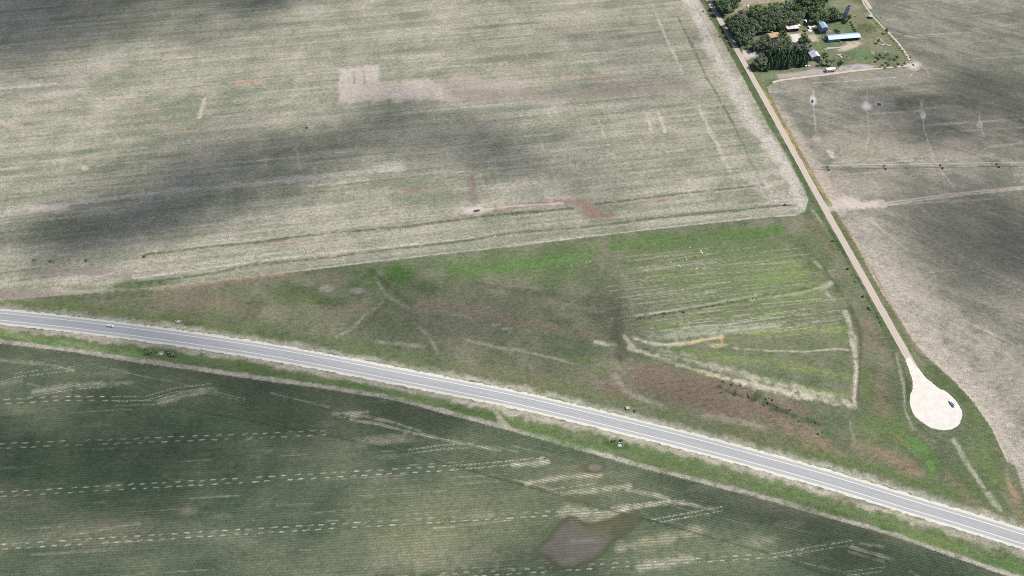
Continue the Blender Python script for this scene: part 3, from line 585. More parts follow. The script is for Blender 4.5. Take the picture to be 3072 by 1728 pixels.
def track_material(name, c, cdark, tracks, width, amp, nscale=.6, streak=.03):
    """surface with darker wheel tracks at lateral offsets (m)"""
    m = bpy.data.materials.new(name); m.use_nodes = True; t = m.node_tree; p = t.nodes['Principled BSDF']; L = t.links.new
    at = t.nodes.new('ShaderNodeAttribute'); at.attribute_name = 'across'; al = t.nodes.new('ShaderNodeAttribute'); al.attribute_name = 'along'
    def M(op, a, b=None):
        n = t.nodes.new('ShaderNodeMath'); n.operation = op
        for i, v in enumerate((a, b)):
            if v is None: continue
            if isinstance(v, (int, float)): n.inputs[i].default_value = v
            else: L(v, n.inputs[i])
        return n.outputs[0]
    tot = None
    for x in tracks:
        d = M('DIVIDE', M('SUBTRACT', at.outputs['Fac'], x), width); gg = M('EXPONENT', M('MULTIPLY', M('MULTIPLY', d, d), -1.0))
        tot = gg if tot is None else M('ADD', tot, gg)
    cx = t.nodes.new('ShaderNodeCombineXYZ'); L(M('MULTIPLY', al.outputs['Fac'], streak), cx.inputs[0]); L(at.outputs['Fac'], cx.inputs[1])
    n1_ = t.nodes.new('ShaderNodeTexNoise'); n1_.inputs['Scale'].default_value = 1.2; n1_.inputs['Detail'].default_value = 3; L(cx.outputs[0], n1_.inputs['Vector'])
    n2_ = t.nodes.new('ShaderNodeTexNoise'); n2_.inputs['Scale'].default_value = nscale; n2_.inputs['Detail'].default_value = 4
    ge = t.nodes.new('ShaderNodeNewGeometry'); L(ge.outputs['Position'], n2_.inputs['Vector'])
    f = M('ADD', M('MULTIPLY', tot, amp), M('MULTIPLY', M('SUBTRACT', n1_.outputs[0], .5), 1.1)); f = M('ADD', f, M('MULTIPLY', M('SUBTRACT', n2_.outputs[0], .5), .5))
    mx = t.nodes.new('ShaderNodeMix'); mx.data_type = 'RGBA'; mx.inputs['A'].default_value = (*c, 1); mx.inputs['B'].default_value = (*cdark, 1)
    L(f, mx.inputs['Factor']); L(mx.outputs['Result'], p.inputs['Base Color']); p.inputs['Roughness'].default_value = .95; p.inputs['Specular IOR Level'].default_value = .1
    return m
M_ASPH = track_material('worn_asphalt', alb(197,197,196), alb(166,167,168), (-2.2,-.8,.8,2.2), .5, .5, .4)
M_SHLD = mat('limestone_chippings', alb(242,240,227), .95, var=.03, scale=.5, var2=alb(222,217,199))
M_GRAV = track_material('packed_gravel', alb(218,203,190), alb(192,176,164), (-1.05,1.05), .4, .5, .5)
M_LANE = mat('bare_dirt', alb(222,205,188), .95, var=.06, scale=.25)
M_WHITE = mat('road_paint', alb(243,243,243), .8, var=.05, scale=2)
fine = hwS
SHW = 6.8
ribbon('gravel_shoulder', fine, SHW, .03, M_SHLD, jit=.55)
ribbon('highway', fine, 5.05, .06, M_ASPH)
ribbon('road_marking', fine, .27, .075, M_WHITE, off=2.95); ribbon('road_marking', fine, .27, .075, M_WHITE, off=-2.95)
# faded broken centre line
M_FADE = mat('faded_paint', alb(214,214,210), .9, var=.04, scale=2)
cum = np.r_[0, np.cumsum(np.linalg.norm(np.diff(fine, axis=0), axis=1))]; mb = MB(); s = 1.0
while s < cum[-1]-4:
    q = [np.array([np.interp(s+k, cum, fine[:, 0]), np.interp(s+k, cum, fine[:, 1])]) for k in (0, 2.2)]
    d = (q[1]-q[0])/np.linalg.norm(q[1]-q[0]); n = np.array([-d[1], d[0]])*.09
    mb.add([(*(q[0]-n), .075), (*(q[1]-n), .075), (*(q[1]+n), .075), (*(q[0]+n), .075)], [(0,1,2,3)]); s += 7.3
tag(mb.build('centre_line', M_FADE), kind='structure')
grW = np.array([tuple(g(*p))[:2] for p in GR]); grS = spline(grW, 2.0)
for _ in range(60): grS[1:-1] = .25*grS[:-2]+.5*grS[1:-1]+.25*grS[2:]
ribbon('gravel_road', grS, 2.75, .04, M_GRAV, jit=.18)
def limestone_material():
    m = mat('crushed_limestone', alb(250,245,236), .95, var=.02, scale=.25, var2=alb(241,234,223)); t = m.node_tree; p = t.nodes['Principled BSDF']; L = t.links.new
    ce = g(2800, 1225); ge = t.nodes.new('ShaderNodeNewGeometry'); sb = t.nodes.new('ShaderNodeVectorMath'); sb.operation = 'DISTANCE'; sb.inputs[1].default_value = (ce.x-1, ce.y+1, 0); L(ge.outputs['Position'], sb.inputs[0])
    n = t.nodes.new('ShaderNodeTexNoise'); n.inputs['Scale'].default_value = .12; n.inputs['Detail'].default_value = 3; L(ge.outputs['Position'], n.inputs['Vector'])
    ma = t.nodes.new('ShaderNodeMath'); ma.operation = 'MULTIPLY_ADD'; ma.inputs[1].default_value = 7.0; L(n.outputs[0], ma.inputs[0]); L(sb.outputs['Value'], ma.inputs[2])
    cx = t.nodes.new('ShaderNodeCombineXYZ'); L(ma.outputs[0], cx.inputs[0]); n2_ = t.nodes.new('ShaderNodeTexNoise'); n2_.inputs['Scale'].default_value = .9; n2_.inputs['Detail'].default_value = 2; L(cx.outputs[0], n2_.inputs['Vector'])
    r = t.nodes.new('ShaderNodeValToRGB'); r.color_ramp.elements[0].position = .42; r.color_ramp.elements[1].position = .62; r.color_ramp.elements[0].color = (.86, .85, .83, 1); r.color_ramp.elements[1].color = (1, 1, 1, 1); L(n2_.outputs[0], r.inputs[0])
    mx = t.nodes.new('ShaderNodeMix'); mx.data_type = 'RGBA'; mx.blend_type = 'MULTIPLY'; mx.inputs['Factor'].default_value = .4; L(p.inputs['Base Color'].links[0].from_socket, mx.inputs['A']); L(r.outputs[0], mx.inputs['B']); L(mx.outputs['Result'], p.inputs['Base Color']); return m
TUR = [(1372,150),(1425,240),(1480,320),(1530,370),(1590,450),(1660,505),(1720,553),(1790,585),(1850,635),(1905,700),(1945,770),(1952,840),(1925,910),(1870,955),(1780,975),(1700,965),(1620,940),(1540,885),(1480,835),(1440,760),(1425,690),(1430,620),(1452,570),(1455,510),(1448,460),(1412,350),(1385,270)]
TUR = [(2304+a/3.354, 1000+b/3.354) for a, b in TUR[1:]]
tw = [tuple(g(*p))[:2] for p in TUR]; tw = spline(np.array(tw+[tw[0]]), 1.2)[:-1]; tw = tw+(np.random.RandomState(3).rand(*tw.shape)-.5)*.45
bm = bmesh.new(); f = bm.faces.new([bm.verts.new((x, y, .055)) for x, y in tw]); bmesh.ops.triangulate(bm, faces=[f]); bmesh.ops.recalc_face_normals(bm, faces=bm.faces)
me = bpy.data.meshes.new('turnaround'); bm.to_mesh(me); bm.free()
if me.polygons[0].normal.z < 0: me.flip_normals()
me.materials.append(limestone_material()); tag(link('turnaround', me), kind='structure')
def lane(P, w_, jit=.35, z=.03):
    S = spline(np.array([tuple(g(*p))[:2] for p in P]), 2.0); ribbon('dirt_lane', S, w_, z, M_LANE, jit=jit)
lane([(2318,247),(2345,240),(2390,234),(2460,226),(2560,213),(2650,204),(2712,198),(2742,195)], 1.25)
lane([(2742,198),(2722,168),(2697,132),(2668,100),(2662,93)], 1.1); lane([(2656,88),(2640,72),(2618,47),(2602,26),(2590,6),(2570,-40)], .8)
lane([(2540,-30),(2588,-6),(2598,4),(2612,26)], 1.8)
# ------------------------------------------------------------------ clouds overhead (above the camera) whose shade dapples the land
CLOUDZ = 760.0
def cloud_material():
    m = bpy.data.materials.new('cloud_vapour'); m.use_nodes = True; t = m.node_tree; t.nodes.clear()
    o = t.nodes.new('ShaderNodeOutputMaterial'); v = t.nodes.new('ShaderNodeVolumePrincipled')
    v.inputs['Color'].default_value = (1, 1, 1, 1); v.inputs['Density'].default_value = .05; v.inputs['Anisotropy'].default_value = .4
    t.links.new(v.outputs[0], o.inputs['Volume']); return m
M_CL = cloud_material()
def cloud(cx, cy, rx, ry, rot, depth, seed):
    """a lens of vapour; centre and radii are given by the shade it throws (photo px), depth = optical depth towards the sun"""
    c = g(cx, cy); Zc = (H*SP+c.y*CP); mx = Zc/F
    my = abs(g(cx, cy-10).y-g(cx, cy+10).y)/20
    A = Vector((rx*math.cos(rot)*mx, -rx*math.sin(rot)*my, 0)); B = Vector((ry*math.sin(rot)*mx, ry*math.cos(rot)*my, 0))
    base = c+SUNV*(CLOUDZ/SUNV.z)
    r = np.random.RandomState(seed); ph = r.rand(6)*6.28; am = r.rand(6)*.5+.5
    NRr, NT = 14, 44; T = depth/.05*math.sin(SUN_EL)
    vs, fs = [], []
    def h(u, v):
        return 1+.22*(am[0]*math.sin(4.1*u+ph[0])*math.cos(3.7*v+ph[1])+am[1]*math.sin(7.3*u+2.1*v+ph[2])+.7*am[2]*math.cos(6.1*v-3.3*u+ph[3]))
    for side in (1, -1):
        for i in range(NRr+1):
            rr = i/NRr
            for k in range(NT):
                if i == 0 and k: continue
                t_ = 2*math.pi*k/NT; e = 1+.16*am[3]*math.sin(2*t_+ph[4])+.12*am[4]*math.sin(3*t_+ph[5])+.07*am[5]*math.sin(5*t_+ph[2])
                u, v = rr*math.cos(t_)*e, rr*math.sin(t_)*e
                z = T*max(0, (1-rr*rr))**1.25*h(u, v)*(.72 if side > 0 else -.28)
                if i == NRr: z = 0
                vs.append(base+A*u+B*v+Vector((0, 0, z)))
    n1_ = 1+NRr*NT
    for sd in (0, 1):
        o_ = sd*n1_
        for k in range(NT):
            fs.append((o_, o_+1+k, o_+1+(k+1) % NT))
            for i in range(NRr-1):
                a = o_+1+i*NT+k; b = o_+1+i*NT+(k+1) % NT
                fs.append((a, a+NT, b+NT, b))
    me = bpy.data.meshes.new('cloud'); me.from_pydata([tuple(v) for v in vs], [], fs); me.update()
    bm = bmesh.new(); bm.from_mesh(me); bmesh.ops.remove_doubles(bm, verts=bm.verts, dist=.01); bmesh.ops.recalc_face_normals(bm, faces=bm.faces); bm.to_mesh(me); bm.free()
    me.materials.append(M_CL); return tag(link('cloud', me), kind='structure')
for i, q in enumerate([(250,0,950,160,-.05,1.6),(720,40,230,100,-.5,.6),(60,140,300,110,.1,.55),
        (590,550,540,195,-.32,1.15),(330,670,340,90,-.15,.4),(300,690,420,130,-.25,.6),(850,480,360,110,-.1,.3),(1300,390,340,140,.25,.85),(1580,470,420,150,.25,.45),(1000,430,360,110,-.2,.4),(1900,262,300,70,-.05,.35),(1900,120,500,90,0,.2),
        (3020,740,380,210,.3,.75),(2970,330,400,160,.1,.7),(2720,360,260,80,0,.35),(2850,560,260,70,-.1,.3),
        (250,1350,760,240,.15,.85),(850,1180,560,150,.25,.7),(2350,1560,420,90,.27,.4),(400,990,760,110,.12,.5),(1300,930,560,170,.15,.4),(1850,930,200,170,0,.4),(2050,1230,340,100,.2,.2),(2700,1720,440,120,.3,.4),(1560,1700,260,90,0,.3),(1250,1210,330,90,.25,.35)]):
    cloud(*q, seed=100+i)
# ------------------------------------------------------------------ materials for the things
R = math.radians
ROADA = R(97.7)
def leaf_material(name, c, c2, sat_var=.5):
    m = bpy.data.materials.new(name); m.use_nodes = True; t = m.node_tree; p = t.nodes['Principled BSDF']; L = t.links.new
    tc = t.nodes.new('ShaderNodeTexCoord'); n = t.nodes.new('ShaderNodeTexNoise'); n.inputs['Scale'].default_value = .55; n.inputs['Detail'].default_value = 3
    L(tc.outputs['Object'], n.inputs['Vector']); oi = t.nodes.new('ShaderNodeObjectInfo')
    ad = t.nodes.new('ShaderNodeMath'); ad.operation = 'MULTIPLY_ADD'; ad.inputs[1].default_value = sat_var; ad.inputs[2].default_value = -sat_var/2; L(oi.outputs['Random'], ad.inputs[0])
    sm = t.nodes.new('ShaderNodeMath'); sm.operation = 'ADD'; L(n.outputs[0], sm.inputs[0]); L(ad.outputs[0], sm.inputs[1])
    r = t.nodes.new('ShaderNodeValToRGB'); r.color_ramp.elements[0].position = .3; r.color_ramp.elements[1].position = .72
    r.color_ramp.elements[0].color = (*c, 1); r.color_ramp.elements[1].color = (*c2, 1); L(sm.outputs[0], r.inputs[0]); L(r.outputs[0], p.inputs['Base Color'])
    p.inputs['Roughness'].default_value = .7; p.inputs['Specular IOR Level'].default_value = .2
    return m
ML_G = leaf_material('leaves_green', (.078,.122,.048), (.165,.220,.095)); ML_D = leaf_material('leaves_dark', (.056,.088,.044), (.118,.160,.080)); ML_A = leaf_material('leaves_grey', (.100,.120,.072), (.180,.195,.125))
ML_C = leaf_material('needles', (.052,.088,.048), (.112,.160,.080)); ML_S = leaf_material('leaves_weed', (.075,.112,.050), (.150,.195,.090)); ML_B = leaf_material('leaves_bright', (.075,.125,.03), (.13,.19,.05)); ML_Y = leaf_material('leaves_olive', (.085,.100,.045), (.16,.17,.085))
M_BARK = mat('bark', (.10,.085,.07), .95, var=.25, scale=3); M_PALEBARK = mat('weathered_bark', (.27,.26,.235), .9, var=.15, scale=3); M_DEAD = mat('bleached_wood', (.55,.53,.49), .9, var=.12, scale=2)
M_ROOFB = mat('pale_blue_metal_roof', (.165,.255,.335), .45, .0, .05, .6, .4, (8,.3,1)); M_ROOFD = mat('slate_blue_metal', (.16,.21,.28), .5, 0, .08, .6, .4, (8,.3,1)); M_ROOFG = mat('galvanised_roof', (.36,.37,.39), .5, 0, .08, 1.2, .4, (6,.4,1)); M_ROOFT = mat('tan_shingles', (.33,.23,.14), .9, 0, .12, 2)
M_ROOFP = mat('rust_stained_white_metal', (.46,.42,.41), .6, 0, .08, .35, .3, (1,.3,1), (.30,.21,.19)); M_WALLG = mat('grey_blue_siding', (.17,.20,.23), .7, 0, .08, 1.5, .3, (8,8,.4)); M_WALLW = mat('white_siding', (.5,.5,.49), .7, 0, .06, 2); M_WALLD = mat('dark_weathered_boards', (.09,.09,.10), .8, 0, .2, 1.5, .2, (6,6,.3))
M_RUST = mat('rusty_sheet', (.19,.10,.09), .8, 0, .2, 2); M_GLASS = mat('window_glass', (.03,.04,.05), .12, 0, .1, 1, .6); M_DARK = mat('dark_opening', (.018,.018,.02), .95, 0, .2, 2); M_CONC = mat('concrete', (.29,.28,.255), .9, 0, .1, 1); M_STEEL = mat('galvanised_steel', (.46,.48,.50), .4, .3, .06, 3); M_TYRE = mat('tyre_rubber', (.02,.02,.022), .9, 0, .2, 3)
M_SILO = mat('blue_grey_staves', (.26,.29,.32), .65, 0, .1, .8, .3, (3,3,.8)); M_CARW = mat('white_car_paint', (.8,.8,.8), .3, 0, .02, 1, .5); M_CARS = mat('silver_car_paint', (.50,.53,.57), .25, .1, .02, 1, .5); M_RED = mat('faded_red_paint', (.28,.07,.05), .6, 0, .15, 2); M_WOOD = mat('grey_timber', (.2,.18,.15), .9, 0, .15, 3); M_LAMP = mat('headlamp_glass', (.7,.7,.68), .15, 0, .03, 2, .6)
M_PLASTW = mat('white_plastic', (.6,.6,.58), .5, 0, .04, 2); M_ROCK = mat('pale_limestone', (.42,.40,.32), .95, 0, .12, 1.2); M_STRAW = mat('straw', (.42,.36,.22), .95, 0, .15, 2); M_HIDE = mat('dark_hide', (.03,.024,.02), .7, 0, .2, 2); M_PINK = mat('broken_pink_concrete', (.44,.38,.35), .95, 0, .14, 1)

# ------------------------------------------------------------------ trees
def leaf_quads(mb, r, c, rad, n, s, flat=.0, droop=0.0):
    for _ in range(n):
        d = Vector(r.normal(0, 1, 3)); d.normalize(); p = Vector(c)+Vector((d.x*rad[0], d.y*rad[1], d.z*rad[2]))*(r.rand()**.35)
        nrm = (d*.8+Vector(r.normal(0, .7, 3))+Vector((0, 0, flat))); nrm.normalize()
        a = nrm.orthogonal().normalized(); b = nrm.cross(a); q = r.rand()*6.28; a, b = a*math.cos(q)+b*math.sin(q), b*math.cos(q)-a*math.sin(q)
        k = s*(.6+.8*r.rand()); w_ = k*(.5+.3*r.rand())
        tip = Vector((0, 0, -droop*k))
        mb.add([p-a*k+tip*.5, p-b*w_, p+a*k+tip, p+b*w_], [(0,1,2,3)])
def limb(mb, p, q, r0, r1, r, n=5, bend=.12):
    p, q = Vector(p), Vector(q); L = (q-p).length; pts = []
    for i in range(4):
        t = i/3; pts.append(p.lerp(q, t)+Vector(r.normal(0, bend*L*.4, 3))*(t*(1-t)*2))
    mb.tube(pts, [r0+(r1-r0)*i/3 for i in range(4)], n)
    return q
def make_tree(name, kind, seed, leafm, barkm):
    """base size: 10 m tall"""
    r = np.random.RandomState(seed); root = empty(name, (0, -2000, 0)); tr = MB(); cr = MB()
    if kind == 'conifer':
        limb(tr, (0,0,0), (0,0,9.4), .26, .05, r, 6, .01)
        for i in range(15):
            z = .7+i*.6; rad = 2.35*(1-z/10.6)**.85+.12
            for k in range(int(6+rad*5)):
                a = r.rand()*6.28; q = rad*(.45+.6*r.rand()); leaf_quads(cr, r, (math.cos(a)*q, math.sin(a)*q, z+.5*r.rand()), (.42,.42,.32), 4, .42, .5, .5)
        leaf_quads(cr, r, (0,0,9.6), (.15,.15,.5), 8, .3)
    else:
        lean = r.normal(0, .35, 2); top = Vector((lean[0], lean[1], 5.6)); limb(tr, (0,0,0), top, .34, .2, r, 7, .06); ncl = {'round': 25, 'airy': 19, 'bush': 16}[kind]
        for i in range(ncl):
            d = Vector(r.normal(0, 1, 3)); d.normalize(); d.z = d.z*.9+.08
            rad = 3.3*(.55+.5*r.rand()); c = Vector((lean[0]+d.x*rad, lean[1]+d.y*rad, 6.3+d.z*rad*.95)); 
            if c.z < 2.0: c.z = 2.0+r.rand()
            st = top*(.45+.5*r.rand()); 
            if kind == 'airy' or i % 3 == 0: limb(tr, st, c+Vector((0,0,.4 if kind != 'airy' else 1.1)), .12, .03, r, 4, .15)
            if kind == 'airy':
                for _ in range(2): limb(tr, c.lerp(st, .4*r.rand()), c+Vector(r.normal(0, .9, 3))+Vector((0,0,.8)), .065, .02, r, 4, .2)
            k = 1.05+.75*r.rand(); leaf_quads(cr, r, c, (k,k,k*.75), {'round': 30, 'airy': 21, 'bush': 30}[kind], .46, .25)
    tr.build('trunk', barkm, root); cr.build('crown', leafm, root); return root
def make_shrub(name, seed, leafm, n=9):
    """1.5 m tall, 2.4 m wide"""
    r = np.random.RandomState(seed); root = empty(name, (0, -2000, 0)); tr = MB(); cr = MB()
    for i in range(n):
        a = r.rand()*6.28; q = r.rand()**.6*.85; c = Vector((math.cos(a)*q, math.sin(a)*q, .5+.7*r.rand()*(1.1-q*.6))); limb(tr, (c.x*.2, c.y*.2, 0), c, .04, .015, r, 4, .1)
        leaf_quads(cr, r, c, (.42,.42,.4), 22, .2, .2)
    tr.build('stem', M_BARK, root); cr.build('foliage', leafm, root); return root
PR = {'g': [make_tree('broadleaf_tree', 'round', s, ML_G, M_BARK) for s in (1, 2, 3)], 'd': [make_tree('broadleaf_tree', 'round', s, ML_D, M_BARK) for s in (4, 5)],
      'a': [make_tree('thin_tree', 'airy', s, ML_A, M_PALEBARK) for s in (6, 7, 8)], 'c': [make_tree('conifer_tree', 'conifer', s, ML_C, M_BARK) for s in (9, 10)],
      'y': [make_tree('broadleaf_tree', 'round', s, ML_Y, M_BARK) for s in (11,)], 'b': [make_tree('bushy_tree', 'bush', s, ML_B, M_BARK) for s in (12,)],
      's': [make_shrub('shrub', s, ML_G) for s in (13, 14)], 't': [make_shrub('shrub', s, ML_S) for s in (15, 16)], 'u': [make_shrub('shrub', s, ML_Y) for s in (17,)]}
USED = set(); rt = np.random.RandomState(42)
def plant(kind, px, py, size, label, cat='tree', group=None, crown=True):
    """size = metres tall; (px, py) = where the middle of the crown is seen"""
    base = 10.0 if kind in 'gdacyb' else 1.5
    pro = PR[kind][rt.randint(len(PR[kind]))]; hz = size*(.58 if base == 10 else .45)
    p = g(px, py, hz); p.z = 0
    if pro.name not in USED: o = pro; USED.add(pro.name)
    else: o = copy_tree(pro)
    s = size/base; o.location = p; o.rotation_euler = (0, 0, rt.rand()*6.28); o.scale = (s*rt.uniform(.92,1.1), s*rt.uniform(.92,1.1), s)
    tag(o, label, cat, group); return o
def grove(P, sx, sy, kinds, size, labels, group, seed):
    r = np.random.RandomState(seed); x0, x1 = min(p[0] for p in P), max(p[0] for p in P); y0, y1 = min(p[1] for p in P), max(p[1] for p in P); y = y0+sy/2; row = 0
    while y < y1:
        x = x0+(sx/2 if row % 2 else 0)
        while x < x1:
            qx, qy = x+r.uniform(-.34,.34)*sx, y+r.uniform(-.34,.34)*sy
            if inpoly(P, np.array([qx]), np.array([qy]))[0]:
                k = kinds[r.randint(len(kinds))]; plant(k, qx, qy, r.uniform(*size), labels[k], 'tree', group)
            x += sx
        y += sy; row += 1
grove([(2138,-14),(2222,-14),(2216,14),(2200,26),(2162,30)], 12, 9, 'dddg', (9,13), {'d': 'dark green tree in the small clump by the gravel road at the top edge', 'g': 'mid green tree in the small clump by the gravel road at the top edge'}, 'tree clump at the top edge', 1)
grove([(2398,-12),(2484,-12),(2484,14),(2460,24),(2430,22),(2396,12)], 13, 10, 'dggd', (9,13), {'d': 'dark green tree in the cluster above the grove at the top edge', 'g': 'mid green tree in the cluster above the grove at the top edge'}, 'tree cluster above the grove', 2)
grove([(2250,20),(2330,8),(2398,0),(2396,12),(2330,26),(2252,30)], 11, 9, 'bbg', (4,6.5), {'b': 'bright green bushy tree in the low belt along the north of the grove', 'g': 'green tree in the low belt along the north of the grove'}, 'low green belt north of the grove', 3)
grove([(2180,62),(2210,44),(2240,36),(2300,30),(2396,16),(2440,26),(2486,26),(2530,34),(2520,50),(2480,54),(2446,58),(2420,50),(2400,66),(2366,70),(2350,78),(2330,60),(2300,66),(2290,90),(2262,100),(2262,114),(2222,124),(2204,100)], 13.6, 10.4, 'aaagagd', (7,12.5),
      {'a': 'grey-green thin-leaved tree with pale limbs in the big farm grove', 'g': 'green tree among the grey ones of the big farm grove', 'd': 'dark green tree among the grey ones of the big farm grove'}, 'trees of the big farm grove', 4)
grove([(2182,70),(2204,66),(2220,110),(2240,124),(2222,130),(2205,112)], 11, 10, 'd', (8,11), {'d': 'dark green tree on the roadside edge of the big farm grove'}, 'roadside trees of the grove', 5)
grove([(2300,68),(2340,66),(2356,78),(2340,88),(2300,92),(2290,86)], 13, 10, 'gdg', (8,11), {'g': 'lush green tree behind the tan-roofed house', 'd': 'dark green tree behind the tan-roofed house'}, 'trees behind the tan house', 6)
grove([(2250,132),(2290,116),(2306,120),(2330,124),(2372,128),(2390,138),(2420,140),(2416,150),(2330,152),(2300,148),(2262,146)], 13.5, 9.5, 'aaagad', (7,10.5), {'a': 'grey pale-limbed tree between the tan house and the evergreens', 'g': 'green tree between the tan house and the evergreens', 'd': 'dark green tree between the tan house and the evergreens'}, 'trees south of the tan house', 7)
grove([(2290,152),(2412,144),(2422,168),(2424,186),(2300,200),(2306,176)], 8.2, 8.6, 'c', (7.5,10), {'c': 'dark evergreen in the dense rows of evergreens along the farm drive'}, 'rows of evergreens', 8)
grove([(2252,170),(2292,164),(2304,196),(2284,206),(2268,204)], 11, 10, 'aada', (6.5,9), {'a': 'grey thin-leaved tree at the roadside end of the evergreen rows', 'd': 'dark tree at the roadside end of the evergreen rows'}, 'trees at the roadside end of the evergreens', 9)
for k, x, y, s, l in [('y',2347,104,12,'tall narrow olive green tree right beside the tan-roofed house'),('g',2362,118,7,'green tree at the left edge of the white yard'),('g',2412,112,11,'big green tree at the right edge of the white yard, upper half of the pair'),('d',2418,128,11,'big dark green tree above the grey gabled house'),
      ('g',2402,124,8,'green tree at the lower tip of the white yard'),('d',2432,142,6,'small dark tree touching the back of the grey gabled house'),('a',2276,128,9,'grey leaning tree where the driveway enters the trees'),
      ('g',2508,94,7,'round green tree between the blue-roofed barn and the long shed'),('d',2516,98,5.5,'small dark tree just above the long shed'),('g',2474,168,9,'green tree right of the grey gabled house, largest of the four near the trailer'),('d',2484,182,8,'dark tree above the white box trailer'),('d',2520,192,9,'dark round tree just right of the white box trailer'),('a',2496,184,7.5,'thin greyish tree between the two dark ones near the trailer'),('a',2462,188,5.5,'grey bare-looking tree left of the white box trailer'),
      ('d',2546,52,8,'dark tree hugging the right side of the silo'),('d',2540,62,5,'small dark tree at the foot of the silo'),('d',2661,92,5.5,'dark round tree on the farm lane along the right border'),('a',2518,46,6,'thin grey tree left of the silo'),
      ('d',2640,166,4.5,'dark bush below the pale heap in the farm paddock'),('d',2634,178,4.5,'dark bush at the right end of the bare strip'),('a',2660,165,5.5,'grey brushy tree below the fallen white limbs'),('a',2668,180,5,'grey brushy tree in the lower right corner of the farm'),('d',2646,196,3.5,'small dark bush on the lane at the end of the bare strip'),('g',2664,196,4.5,'green bush beside the lane in the lower right corner of the farm'),
      ('d',2694,192,4.5,'dark bush at the farm corner by the lane junction'),('d',2714,190,4,'dark bush nearest to the lane junction'),('y',2690,172,4.5,'olive bush on the grass near the lane junction'),('y',2636,122,5,'olive bush left of the fallen white limbs'),('d',2600,172,2.2,'tiny dark bush on the grass right of the round pen')]:
    plant(k, x, y, s, l)
for i, (x, y, s) in enumerate([(2552,66,1.6),(2556,74,2),(2560,80,1.6),(2563,88,2),(2567,94,1.6)]): plant('s', x, y, s, 'dark shrub in the slanting row between silo and long shed', 'shrub', 'slanting shrub row')
for i in range(14):
    t = i/13; plant('tu'[i % 2], 2672+66*t+rt.uniform(-2,2), 108+78*t+rt.uniform(-2,2), rt.uniform(.7,1.2), 'green shrub in the hedge along the inside of the right farm lane', 'shrub', 'hedge along the right farm lane')
for i in range(14):
    plant('tu'[i % 2], rt.uniform(2560,2650), rt.uniform(40,100), rt.uniform(.6,1.1), 'rough weedy shrub on the open ground right of the silo', 'shrub', 'weeds right of the silo')
for i, (zx, zy, s) in enumerate([(655,410,1.5),(710,505,1),(805,690,1.7),(845,755,1),(880,820,1),(960,968,1.6),(1020,1080,1.7),(1034,1102,1.2),(1105,1175,1.1),(1130,1228,1.1),(1146,1262,1)]):
    plant('s', 2304+zx/3.354, 600+zy/3.354, s, 'small dark shrub in the ditch between meadow and gravel road', 'shrub', 'shrubs in the gravel road ditch')
for x, y, s, l in [(2110,33,1.2,''),(2133,58,1.2,''),(2160,108,1.6,''),(2185,150,1.2,''),(2198,160,1.2,''),(2228,220,1.2,''),(2250,266,1.2,'')]: plant('s', x, y, s, 'small dark shrub on the field side of the gravel road', 'shrub', 'shrubs on the field side of the gravel road')
for x, y, s, l in [(99,780,1.6,'lowest dark weed clump at the far left of the upper field'),(150,783,1.6,'dark weed clump second from the left in the upper field'),(257,781,1.6,'dark weed clump third from the left in the upper field'),(433,768,2,'green weed clump where the green strip of the upper field begins'),(921,382,1.8,'lone dark bush on a pale spot in the middle of the upper field'),(2355,614,1.6,'green weed clump near the rounded corner of the upper field'),
      (450,1055,2.8,'dark green bush left of the culvert end below the highway'),(440,1058,2.2,'smaller green bush at the left end by the culvert below the highway'),(514,1062,3,'dark green bush right of the culvert end below the highway'),(526,1064,2.2,'smaller dark bush furthest right of the culvert below the highway'),(560,970,1.6,'green bush right of the pale culvert end above the highway'),(1842,1322,1.9,'dark bush left of the culvert end in the ditch below the highway'),(1866,1320,1.6,'dark bush behind the culvert end in the ditch below the highway'),(1905,1232,1.4,'green bush right of the culvert end above the highway')]:
    plant('t' if 'green' in l else 's', x, y, s, l, 'bush')
rw = np.random.RandomState(77)
for i in range(34):
    x = rw.uniform(2160, 2480); t = (x-2160)/320; y = np.interp(x, [2160,2270,2330,2400,2480], [1160,1190,1226,1252,1300])+rw.normal(0, 13)
    plant('tts'[rw.randint(3)], x, y, rw.uniform(.5,1.2), 'dark green weed clump in the band across the reddish meadow', 'weed clump', 'weed band across the reddish meadow')
for i in range(26):
    x = rw.uniform(1910, 2300); y = np.interp(x, [1910,2030,2150,2280], [955,935,915,890])+rw.normal(0, 3.5)
    plant('uut'[rw.randint(3)], x, y, rw.uniform(.5,.9), 'small olive weed clump in the line across the striped meadow', 'weed clump', 'weed line across the striped meadow')

# ------------------------------------------------------------------ buildings
def gable(mbw, mbr, L, W, he, hr, x0=0.0, y0=0.0, over=.35, th=.12):
    """walls and roof of a gabled volume, ridge along x"""
    mbw.prism([(y0-W/2,0),(y0+W/2,0),(y0+W/2,he),(y0,hr),(y0-W/2,he)], x0-L/2, x0+L/2, 'x')
    sl = (hr-he)/(W/2)
    for s in (-1, 1):
        e = W/2+over; vs = []
        for x in (x0-L/2-over, x0+L/2+over):
            vs += [(x, y0, hr+.03), (x, y0+s*e, he-sl*over+.03), (x, y0+s*e, he-sl*over+.03+th), (x, y0, hr+.03+th)]
        mbr.add(vs, [(0,1,2,3),(4,7,6,5),(0,4,5,1),(1,5,6,2),(2,6,7,3),(3,7,4,0)])
def plate(name, m, parent, x0, x1, y0, y1, z0, z1): return MB().box(x0, x1, y0, y1, z0, z1).build(name, m, parent)
